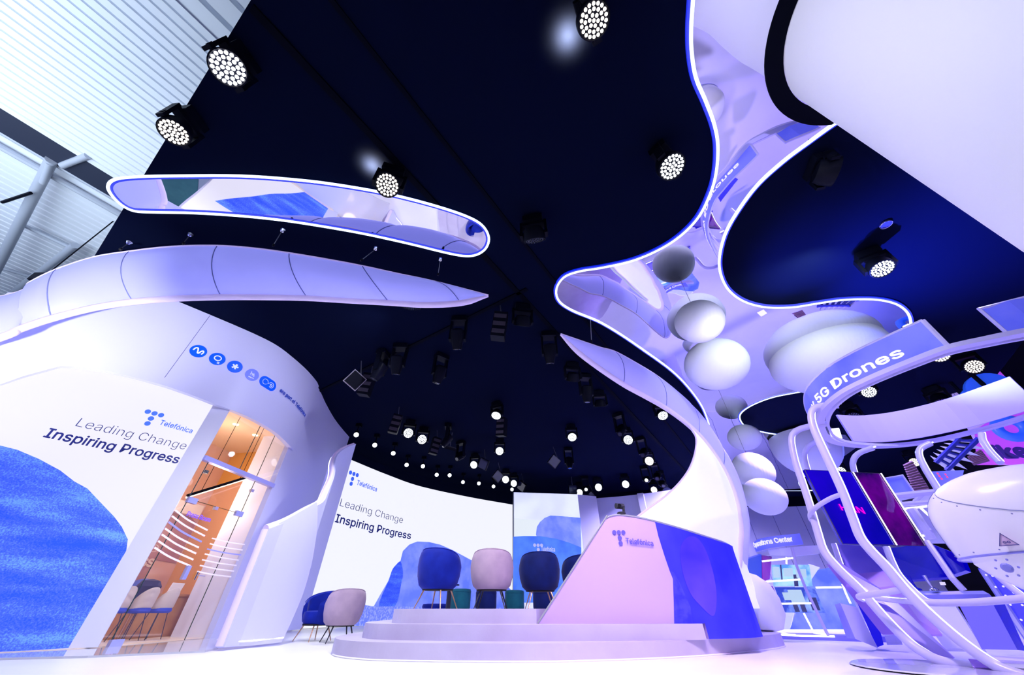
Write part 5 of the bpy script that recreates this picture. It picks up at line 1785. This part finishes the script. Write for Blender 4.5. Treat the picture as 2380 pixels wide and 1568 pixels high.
quad_px('desk_front', [(2110, 1385), (2205, 1384), (2285, 1508), (2195, 1506)], [8.6, 8.4, 8.0, 8.2], M_LILACW, dsk, 0.05)
for (px, py, lb_) in ((2133, 1372, 'blue-black joystick on the desk under the big monitor'), (2172, 1372, 'chrome-like joystick beside the white card on desk')):
    q = D(px, py, 8.55)
    j = thing('joystick', lb_, 'joystick', q)
    MB().lathe([(0.055, 0), (0.05, 0.02), (0.02, 0.035)], q, 16).build('base', M_DSCR if px < 2150 else M_CHROME, j, smooth=True)
    MB().tube([q + Vector((0, 0, .02)), q + Vector((-0.01, 0, 0.09)), q + Vector((-0.015, 0, 0.18))], [0.014, 0.016, 0.026], 10).build('grip', M_DSCR if px < 2150 else M_CHROME, j, smooth=True)
tag(quad_px('wall_card', [(2183, 1352), (2196, 1352), (2199, 1359), (2186, 1359)], [8.9] * 4, M_SIGNW, None, 0.01), 'small bright card behind the chrome-like joystick', 'card')

# lilac counters and cabinets on the floor
M_CABV = mat('cabinet_violet', (0.24, 0.22, 0.85), 0.3)
M_CABL = mat('cabinet_lilac', (0.66, 0.65, 0.95), 0.35)
M_CABB = mat('cabinet_blue', (0.01, 0.01, 0.75), 0.4)


def cabinet(label, front, side, d, mf, ms, name='cabinet'):
    c = thing(name, label, 'cabinet', D(front[2][0], front[2][1], d))
    P = [D(p[0], p[1], d) for p in front]
    quad_px('front', front, [d] * 4, mf, c, 0.04)
    if side:
        quad_px('side', side[0], side[1], ms, c, 0.03)
    return c


cabinet('white pedestal with slanted outline beside the violet panels', [(1953, 1401), (1992, 1411), (2041, 1506), (1988, 1484)],
        ([(1940, 1404), (1953, 1401), (1988, 1484), (1968, 1482)], [9.4, 9.0, 9.0, 9.4]), 9.0, M_CABL, M_CABV, 'pedestal')
cabinet('deep blue panel behind the white pedestal', [(1990, 1395), (2030, 1400), (2054, 1498), (2038, 1504)], None, 9.3, M_CABB, M_CABB)
cabinet('low lilac perforated box behind the bent tubes', [(2055, 1476), (2090, 1474), (2098, 1498), (2062, 1498)], None, 9.0, M_CABL, M_CABV, 'vent_box')
cv = cabinet('violet glazed showcase behind the leg tube', [(2222, 1392), (2300, 1388), (2365, 1510), (2282, 1508)],
             ([(2300, 1388), (2330, 1392), (2385, 1512), (2365, 1510)], [7.9, 8.1, 8.1, 7.9]), 7.9, M_CABV, M_CABB, 'showcase')
# starry blue wall under the capsule
M_STAR = glow('star_wall', (0.03, 0.03, 0.62), 0.9)
sw_ = thing('star_screen', 'deep violet screen dotted with white stars under the capsule', 'screen', D(2370, 1490, 8.7))
quad_px('screen', [(2272, 1320), (2480, 1350), (2560, 1500), (2392, 1500)], [9.2, 9.0, 8.7, 8.8], mat('star_base', (0.02, 0.02, 0.4), 0.4, 0, (0.06, 0.05, 0.85), 0.8), sw_, 0.05)
stars = MB()
rs = random.Random(5)
for k in range(46):
    u_ = rs.random(); v_ = rs.random()
    x = 2285 + 130 * v_ + u_ * 90
    y = 1328 + 165 * v_ - u_ * 6
    q = D(x, y, 8.72)
    stars.lathe([(0.012, 0), (0.001, 0.01)], q, 6, M=aim_matrix(Vector((0, 0, .5)) - q))
stars.build('star_lights', M_SIGNW, sw_)
MB().tube([D(2283, 1325, 9.0), D(2400, 1502, 8.6)], 0.035, 6).build('frame', M_DESK, sw_)

# glass floor disc near the camera
tag(MB().lathe([(0.75, 0.012), (0.73, 0.022), (0.001, 0.022)], atz(2185, 1555, 0.0), 40).build('floor_disc', M_DECK), 'round glossy plate on the floor at the foot of the tubes', 'plate')

# white flight capsule
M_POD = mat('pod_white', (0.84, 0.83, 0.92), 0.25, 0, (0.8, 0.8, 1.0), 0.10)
pc_ = D(2425, 1222, 6.0)
po = thing('simulator_capsule', 'large white rounded simulator capsule with warning triangle', 'simulator', (pc_.x, pc_.y, 0))
toC = Vector((-pc_.x, -pc_.y, 0)).normalized()
sd = Vector((-toC.y, toC.x, 0))     # sideways
yaw = math.atan2(sd.y, sd.x)
A = Euler((0, 0, yaw)).to_matrix()
RX = (D(2425, 1200, 5.9) - D(2167, 1200, 5.9)).length
ztp = D(2350, 1066, 5.7).z
zbt = D(2260, 1290, 5.5).z
rows = []
for i in range(25):
    f = i / 24
    z = zbt + (ztp - zbt) * f
    k = max(0.0, 1 - (max(0, f - 0.34) / 0.66) ** 2.5) ** 0.5 if f > 0.34 else 1 - 0.025 * ((0.34 - f) / 0.34) ** 1.6
    k = max(k, 0.002)
    rows.append([Vector((pc_.x, pc_.y, z)) + A @ Vector((RX * k * math.copysign(abs(math.cos(a)) ** 0.85, math.cos(a)), RX * 0.8 * k * math.sin(a), 0)) for a in [2 * PI * q / 56 for q in range(56)]])
mb = MB().grid(rows, close_v=True)
mb.f.append(tuple(reversed(range(56))))
mb.build('shell', M_POD, po, smooth=True)
seam = [rows[i][38 - 0] for i in range(0, 25)]
def on_shell(i, j):
    c = Vector((pc_.x, pc_.y, rows[i][0].z))
    return rows[i][j % 56] + (rows[i][j % 56] - c).normalized() * 0.004
jc = min(range(56), key=lambda j: (rows[8][j]).length)      # vertex facing the camera
MB().tube([on_shell(i, jc - 12) for i in range(0, 23)], 0.0028, 5).build('panel_seam', M_SEAM, po)
MB().tube([on_shell(max(0, 20 - k), jc - 11 + k) for k in range(0, 20)], 0.0028, 5).build('panel_seam', M_SEAM, po)
for k in range(8):
    rv = MB()
    rv.lathe([(0.006, 0), (0.001, 0.004)], on_shell(1, jc - 13 + 3 * k), 8, M=aim_matrix(toC))
    rv.build('rivet', M_SEAM, po)
    rv = MB()
    rv.lathe([(0.006, 0), (0.001, 0.004)], on_shell(17 - k * 2, jc - 9 + 2 * k), 8, M=aim_matrix(toC))
    rv.build('rivet', M_SEAM, po)
tr_ = MB().grid([[Vector((pc_.x, pc_.y, zbt - 0.02)) + A @ Vector((RX * k * math.cos(a), RX * .8 * k * math.sin(a), dz)) for a in [2 * PI * q / 48 for q in range(48)]]
                 for (k, dz) in ((0.85, 0.03), (0.86, -0.02), (0.78, -0.10), (0.45, -0.30), (0.30, -0.36))], close_v=True)
tr_.f.append(tuple(range(48 * 4, 48 * 5)))
tr_.build('base_tray', M_POD, po, smooth=True)
MB().lathe([(0.24, 0.02), (0.20, 0.06), (0.13, 0.10), (0.12, zbt - 0.33)], (pc_.x, pc_.y, 0), 24).build('pedestal', M_POD, po, smooth=True)
MB().tube([on_shell(0, k) for k in range(56)], 0.010, 6, True).build('lip', M_DESK, po)
# warning triangle and knob
wq = pc_ + toC * (RX * 0.79)
WP = Wall([wq + sd * 0.9 - toC * 0.0, wq - sd * 0.9])
ts, tz_ = WP.hit(2337, 1255)
M_WARN = mat('warning_sticker', (0.75, 0.55, 0.75), 0.5)
tri = [(ts - 0.055, tz_ - 0.04), (ts + 0.055, tz_ - 0.04), (ts, tz_ + 0.05)]
panel('warning_sticker', tri, WP, M_WARN, po, 0.03, 0.05)
MB().tube([WP.P(s, z, 0.032) for s, z in tri], 0.004, 4, True).build('warning_border', M_NAVY, po)
text_wall('oo', WP, (ts - 0.022, tz_ - 0.025), (ts + 0.022, tz_ - 0.025), 0.03, M_NAVY, po, 0.0, 0.032)
ks, kz = WP.hit(2338, 1318)
kb = MB()
kb.lathe([(0.035, -0.02), (0.035, 0.02), (0.022, 0.03), (0.001, 0.03)], WP.P(ks, kz, -0.07), 16, M=aim_matrix(toC))
for k in range(6):
    kb.lathe([(0.009, 0), (0.001, 0.01)], WP.P(ks + 0.065 * math.cos(k * PI / 3), kz + 0.065 * math.sin(k * PI / 3), -0.06), 8, M=aim_matrix(toC))
kb.build('knob', M_DESK, po)

# ================================================================== OPERATIONS CENTRE BOOTH
oc = thing('operations_booth', 'white tubular booth with stacked video screens near the far wall', 'booth', D(1880, 1480, 11.4))
OW = Wall([(lambda p: (p.x, p.y))(D(1753, 1300, 11.9)), (lambda p: (p.x, p.y))(D(1800, 1300, 11.2)), (lambda p: (p.x, p.y))(D(1900, 1300, 11.3)), (lambda p: (p.x, p.y))(D(1960, 1300, 11.6))], 4)
osn = thing('operations_sign', 'curved violet sign reading Operations Center', 'sign', OW.P(0.6, 1.5))
sgp = [OW.hit(*p) for p in ((1754, 1262), (1765, 1253), (1800, 1246), (1857, 1240))]
sgb = [OW.hit(*p) for p in ((1866, 1265), (1800, 1272), (1762, 1282))]
panel('sign_band', sgp + sgb, OW, M_SIGNB, osn, 0.05, 0.04, 0.2)
text_pix('Operations Center', OW, (1760, 1272), (1842, 1258), 0.135, M_SIGNW, osn, 0.02, 0.06)


def otube(nm, px, d, r=0.022, m=M_LEDWHITE, par=None):
    MB().tube([D(p[0], p[1], d) for p in px], r, 6).build(nm, m, par or oc)


ppanel('header', [(1757, 1284), (1830, 1272), (1905, 1266), (1905, 1286), (1845, 1292), (1770, 1290)], OW, M_LILACW, oc, 0.0, 0.1)
otube('upright', [(1840, 1272), (1850, 1310), (1872, 1366), (1925, 1477)], 11.0, 0.030, M_TUBE)
for px in ([(1771, 1304), (1845, 1296)], [(1771, 1352), (1860, 1346)], [(1798, 1403), (1886, 1401)], [(1828, 1294), (1828, 1310)],
           [(1786, 1420), (1815, 1468), (1830, 1474), (1850, 1475)], [(1868, 1424), (1892, 1470), (1920, 1474)], [(1958, 1357), (1966, 1378), (1977, 1402)],
           [(1896, 1365), (1956, 1364)], [(1815, 1474), (1860, 1477), (1940, 1478)]):
    otube('light_tube', px, 11.0, 0.018)
# screens
M_VIDEO = glow('video_blue', (0.08, 0.28, 0.75), 0.9, noise=(3.5, (0.35, 0.62, 0.95), 0.42, 0.6, 1))
M_VIDEO2 = glow('video_dark', (0.02, 0.05, 0.35), 0.9, noise=(3.0, (0.25, 0.40, 0.85), 0.5, 0.66, 1))
for (q4, mm, lb_) in (([(1793, 1312), (1881, 1312), (1889, 1362), (1798, 1362)], M_VIDEO, 'upper video screen in the booth showing a bright office'),
                      ([(1800, 1364), (1892, 1364), (1919, 1424), (1822, 1423)], M_VIDEO2, 'lower video screen in the booth showing two seated people')):
    vs_ = thing('video_screen', lb_, 'screen', D(q4[3][0], q4[3][1], 11.2))
    quad_px('screen', q4, [11.2] * 4, mm, vs_, 0.06)
    # picture content: window bars and figures
    (x0, y0), (x1, y1), (x2, y2), (x3, y3) = q4
    def lerp(u_, v_):
        return (x0 + (x1 - x0) * u_ + (x3 - x0) * v_, y0 + (y2 - y0) * v_)
    M_PALEV = glow('video_pale', (0.55, 0.75, 1.0), 0.9)
    M_DARKV = glow('video_shadow', (0.01, 0.02, 0.18), 0.8)
    for (ua, ub, va, vb, mq) in (((0.02, 0.2, 0.1, 0.6, M_PALEV), (0.3, 0.55, 0.15, 0.55, M_PALEV), (0.62, 0.9, 0.2, 0.6, M_PALEV), (0.22, 0.26, 0, 0.7, M_DARKV), (0.55, 0.66, 0.45, 1.0, M_DARKV))
                                 if mm is M_VIDEO else ((0.3, 0.65, 0.1, 0.6, M_PALEV), (0.14, 0.30, 0.2, 0.5, M_PALEV), (0.30, 0.42, 0.62, 0.96, M_DARKV), (0.48, 0.60, 0.55, 0.96, M_DARKV), (0.75, 0.95, 0.4, 0.9, M_DARKV))):
        quad_px('picture_patch', [lerp(ua, va), lerp(ub, va), lerp(ub, vb), lerp(ua, vb)], [11.13] * 4, mq, vs_, 0.01)
b_ = thing('blue_screen', 'plain bright blue screen at the open side of the booth', 'screen', D(1745, 1360, 11.0))
quad_px('screen', [(1734, 1300), (1770, 1288), (1771, 1352), (1740, 1362)], [10.6, 11.2, 11.2, 10.6], glow('video_flat_blue', (0.01, 0.05, 0.85), 0.9), b_, 0.05)
b_ = thing('speckled_screen', 'slanted screen with sparkling blue water picture', 'screen', D(1780, 1418, 11.0))
quad_px('screen', [(1740, 1362), (1772, 1353), (1806, 1420), (1778, 1414)], [10.6, 11.2, 11.2, 10.7], mat('video_speckle', (0.02, 0.03, 0.5), 0.6, 0, (0, 0, 0.9), 0.8, noise=(30.0, (0.5, 0.55, 1.0), 0.55, 0.64, 1)), b_, 0.05)
b_ = thing('purple_screen', 'dark purple side screen beside the bright blue one', 'screen', D(1785, 1290, 11.3))
quad_px('screen', [(1771, 1290), (1794, 1293), (1789, 1345), (1772, 1352)], [11.2, 11.4, 11.4, 11.2], M_DGLOSSR, b_, 0.04)
quad_px('screen', [(1775, 1357), (1796, 1362), (1822, 1420), (1806, 1418)], [11.3, 11.4, 11.4, 11.3], M_DGLOSSR, b_, 0.04)
# blue draped picture wall behind the booth
BW = Wall([(lambda p: (p.x, p.y))(D(1840, 1400, 12.6)), (lambda p: (p.x, p.y))(D(2010, 1400, 12.2))])
bw = thing('picture_wall', 'pale blue picture wall of draped cloth behind the booth', 'wall panel', BW.P(1, 0))
sA, sB = 0.0, BW.L
M_DRAPEP = mat('draped_picture', (0.12, 0.20, 0.72), 0.6, 0, (0.2, 0.28, 0.95), 0.5, noise=(1.3, (0.42, 0.52, 0.95), 0.38, 0.62, 1))
ppanel('picture', [(1868, 1330), (1930, 1318), (1965, 1350), (2010, 1462), (1838, 1462), (1850, 1420)], BW, M_DRAPEP, bw, 0, 0.05)
ppanel('picture_light', [(1880, 1310), (1905, 1318), (1850, 1400), (1836, 1462), (1790, 1462)], BW, M_TRUMPET, bw, 0.02, 0.05)
tag(MB().box(D(1880, 1480, 11.3) * 1.0, (2.6, 0.6, 0.10), (0, 0, -0.55)).build('booth_plinth', M_CABV), 'dark violet plinth under the operations booth', 'plinth')
bl_ = D(1772, 1420, 9.6)
tag(MB().lathe([(0.02, -0.42), (0.24, -0.36), (0.36, -0.15), (0.36, 0.1), (0.28, 0.32), (0.12, 0.46), (0.01, 0.5)], (bl_.x, bl_.y, 0.56), 32).build('floor_ball', M_BALL, smooth=True),
    'smooth white pear-shaped ball on the floor beside the blue wall', 'ball')

# ================================================================== BEHIND THE RING: BANNER, TRUSS, GRILLES
BN = Wall([(lambda p: (p.x, p.y))(D(2170, 950, 17.5)), (lambda p: (p.x, p.y))(D(2520, 950, 17.5))])
bn = thing('magenta_banner', 'tall magenta to lilac banner with thin capitals beyond the ring', 'banner', BN.P(2, 2.0))
M_BAN1 = mat('banner_lilac', (0.55, 0.45, 0.85), 0.6, 0, (0.55, 0.42, 0.9), 0.45)
M_BAN2 = mat('banner_magenta', (0.55, 0.08, 0.75), 0.6, 0, (0.6, 0.08, 0.85), 0.55)
ppanel('banner_sheet', [(2268, 808), (2360, 905), (2410, 960), (2420, 1080), (2320, 1080), (2270, 1035), (2220, 945), (2202, 915), (2240, 850)], BN, M_BAN1, bn, 0, 0.04)
ppanel('banner_stripe', [(2268, 808), (2272, 806), (2362, 903), (2410, 955), (2420, 1080), (2270, 1080), (2265, 1000), (2330, 960), (2290, 880), (2266, 850)], BN, M_BAN2, bn, 0.02, 0.02)
M_INKV = mat('ink_violet', (0.06, 0.02, 0.25), 0.6)
text_pix('CHANGING', BN, (2204, 922), (2325, 894), 0.36, M_INKV, bn, -0.01, 0.03)
text_pix('THE', BN, (2218, 940), (2330, 914), 0.36, M_INKV, bn, -0.01, 0.03)
text_pix('ike', BN, (2326, 1064), (2400, 1062), 0.5, M_INKV, bn, 0.04, 0.03)
M_SIGNBL = mat('letter_blue', (0.03, 0.12, 0.8), 0.4, 0, (0.02, 0.12, 0.9), 0.45)
bo = thing('blue_letter', 'thick blue letter O standing out from magenta banner', 'letter', D(2345, 1005, 15.5))
ctr = D(2350, 995, 15.5)
MB().tube([ctr + Vector((0.22 * math.cos(a) * 0.8, -0.22 * math.cos(a) * 0.6, 0.24 * math.sin(a))) for a in [2 * PI * k / 24 for k in range(24)]], 0.11, 10, True).build('letter_body', M_SIGNBL, bo, smooth=True)
bo = thing('blue_emblem', 'round blue emblem on a black crossed arm before the banner', 'emblem', D(2290, 915, 15.5))
ctr = D(2300, 905, 15.0)
MB().lathe([(0.42, -0.12), (0.42, 0.12)], ctr, 28, M=aim_matrix(Vector((-0.6, -0.7, -0.2)))).build('emblem_disc', M_SIGNBL, bo, smooth=True)
MB().lathe([(0.30, -0.10), (0.30, 0.10)], D(2272, 925, 15.2), 28, M=aim_matrix(Vector((-0.6, -0.7, -0.2)))).build('emblem_disc', M_SIGNBL, bo, smooth=True)
MB().tube([D(2255, 868, 14.8), D(2290, 897, 14.8), D(2262, 935, 14.8)], 0.06, 6).build('arm', M_BLACK, bo)
MB().tube([D(2208, 888, 15.2), D(2258, 938, 15.2)], 0.05, 6).build('arm', M_BLACK, bo)

# white sawtooth truss sculpture
tw = thing('truss_arm', 'slanting truss of pale plates in dark blue rails', 'truss', D(2230, 1060, 13.5))
A_, B_, C_, D_ = D(2175, 1075, 13.5), D(2232, 1018, 13.5), D(2275, 1018, 13.5), D(2200, 1093, 13.5)
M_RAILB = mat('rail_dark_blue', (0.02, 0.03, 0.28), 0.3, 0.4)
MB().tube([A_, B_], 0.05, 6).tube([D_, C_], 0.05, 6).build('rail', M_RAILB, tw)
pl = MB()
for k in range(6):
    f0, f1 = k / 6 + 0.02, (k + 1) / 6 - 0.03
    P0, P1 = A_.lerp(B_, f0), A_.lerp(B_, f1)
    Q0, Q1 = D_.lerp(C_, f0), D_.lerp(C_, f1)
    bk = (P0 - Vector((0, 0, .5))).normalized() * 0.06
    vs = [P0, P1, Q1, Q0]
    pl.add(vs + [v + bk for v in vs], [(0, 1, 2, 3), (7, 6, 5, 4), (0, 1, 5, 4), (1, 2, 6, 5), (2, 3, 7, 6), (3, 0, 4, 7)])
    dn = (Q0 + Q1) / 2 + (Q0 - P0).normalized() * 0.22
    pl.add([Q0, Q1, dn, Q0 + bk, Q1 + bk, dn + bk], [(0, 1, 2), (5, 4, 3), (0, 1, 4, 3), (1, 2, 5, 4), (2, 0, 3, 5)])
    un = (P0 + P1) / 2 + (P0 - Q0).normalized() * 0.16
    pl.add([P0, P1, un, P0 + bk, P1 + bk, un + bk], [(0, 1, 2), (5, 4, 3), (0, 1, 4, 3), (1, 2, 5, 4), (2, 0, 3, 5)])
pl.build('pale_plates', M_LILACW, tw)
rg_ = MB()
for k in range(1, 7):
    rg_.tube([A_.lerp(B_, k / 6.5), D_.lerp(C_, k / 6.5)], 0.035, 6)
rg_.build('rung', M_RAILB, tw)


def grille(px4, d, n, label):
    g = thing('slatted_grille', label, 'grille', D(px4[3][0], px4[3][1], d))
    P = [D(p[0], p[1], d) for p in px4]
    quad_px('backing', px4, [d + 0.15] * 4, M_BLACKM, g, 0.03)
    mb = MB()
    for k in range(n):
        f = (k + 0.5) / n
        mb.tube([P[0].lerp(P[3], f), P[1].lerp(P[2], f)], 0.035, 4)
    mb.build('slats', mat('slat_brown', (0.14, 0.07, 0.10), 0.6), g)


grille([(2100, 1080), (2120, 1070), (2162, 1138), (2124, 1144)], 14.0, 12, 'brownish slatted grille beyond the tubes')
grille([(2250, 1062), (2280, 1045), (2300, 1070), (2262, 1080)], 16.0, 7, 'dark slatted grille under the magenta banner')
# pale sign and white frame lattice between display and capsule
s4 = thing('pale_sign', 'pale lilac sign end standing right behind the purple display', 'sign', D(2080, 1140, 10.3))
quad_px('sign_band', [(2052, 1112), (2098, 1104), (2124, 1142), (2078, 1153)], [10.3] * 4, M_SIGNB, s4, 0.04)
MB().tube([D(2052, 1112, 10.25), D(2098, 1104, 10.25), D(2124, 1142, 10.25), D(2078, 1153, 10.25)], 0.02, 5, True).build('sign_frame', M_TUBE, s4)
s5_ = thing('route_sign', 'dark blue sign with red dashes behind the capsule', 'sign', D(2180, 1120, 9.8))
quad_px('sign_band', [(2152, 1096), (2240, 1092), (2230, 1135), (2184, 1135)], [9.8] * 4, M_SIGNB, s5_, 0.04)
dm = MB()
for (x, y) in ((2178, 1098), (2182, 1104), (2187, 1110), (2196, 1100), (2200, 1106)):
    dm.tube([D(x, y, 9.72), D(x + 3, y + 4, 9.72)], 0.012, 4)
dm.build('red_dash', glow('red_dash', (0.9, 0.05, 0.2), 1.2), s5_)
lt = thing('white_lattice', 'white frame lattice with glowing tubes beside the capsule', 'frame', D(2120, 1260, 9.8))
for (a, b, r, mm) in (((2078, 1152), (2180, 1142), .05, M_TUBE), ((2085, 1172), (2168, 1166), .04, M_TUBE), ((2092, 1183), (2165, 1175), .018, M_LEDWHITE), ((2125, 1165), (2152, 1142), .03, M_TUBE),
                      ((2118, 1182), (2165, 1252), .07, M_TUBE), ((2140, 1180), (2162, 1200), .02, M_LEDWHITE), ((2100, 1212), (2120, 1210), .03, M_TUBE), ((2115, 1234), (2166, 1232), .04, M_TUBE),
                      ((2122, 1246), (2150, 1244), .018, M_LEDWHITE), ((2094, 1196), (2122, 1192), .03, M_TUBE)):
    MB().tube([D(a[0], a[1], 9.9), D(b[0], b[1], 9.9)], r, 6).build('bar', mm, lt)
pn = thing('back_panels', 'white panels with small dark window grids behind the lattice', 'wall panel', D(2120, 1250, 11.5))
quad_px('panel_sheet', [(2070, 1150), (2190, 1140), (2215, 1262), (2150, 1262), (2100, 1230)], [11.6] * 5, M_LILACW, pn, 0.05)
for q4 in ([(2112, 1212), (2122, 1211), (2135, 1230), (2113, 1231)], [(2120, 1248), (2144, 1244), (2150, 1254), (2126, 1257)], [(2095, 1163), (2140, 1154), (2135, 1160), (2100, 1168)]):
    quad_px('window_grid', q4, [11.45] * 4, M_DHALL, pn, 0.02)
tag(quad_px('notice_board', [(1925, 996), (1950, 994), (1958, 1018), (1934, 1022)], [11.5] * 4, M_SIGNW, None, 0.03), 'small white notice with marks behind the ring end', 'notice')

for m_ in bpy.data.materials:
    if m_.name in ('wash_led_warm', 'wash_led_cool', 'wash_led_blinding', 'circle_blue', 'circle_pale_blue', 'mark_white', 'navy_print', 'frost_vinyl', 'frost_vinyl_blue',
                   'violet_vinyl', 'sign_blue', 'sign_letter', 'video_blue', 'video_dark', 'video_pale', 'video_shadow', 'video_flat_blue', 'video_speckle', 'red_dash',
                   'dark_gloss_blue', 'dark_gloss_purple', 'dark_screen_blue', 'star_base', 'pod_white', 'pale_sheet', 'letter_blue', 'banner_lilac', 'banner_magenta', 'magenta_glint',
                   'blue_picture', 'blue_stone_picture', 'draped_picture', 'screen_deep_hill', 'speckled_blue', 'lamp_warm'):
        m_.cycles.emission_sampling = 'NONE'
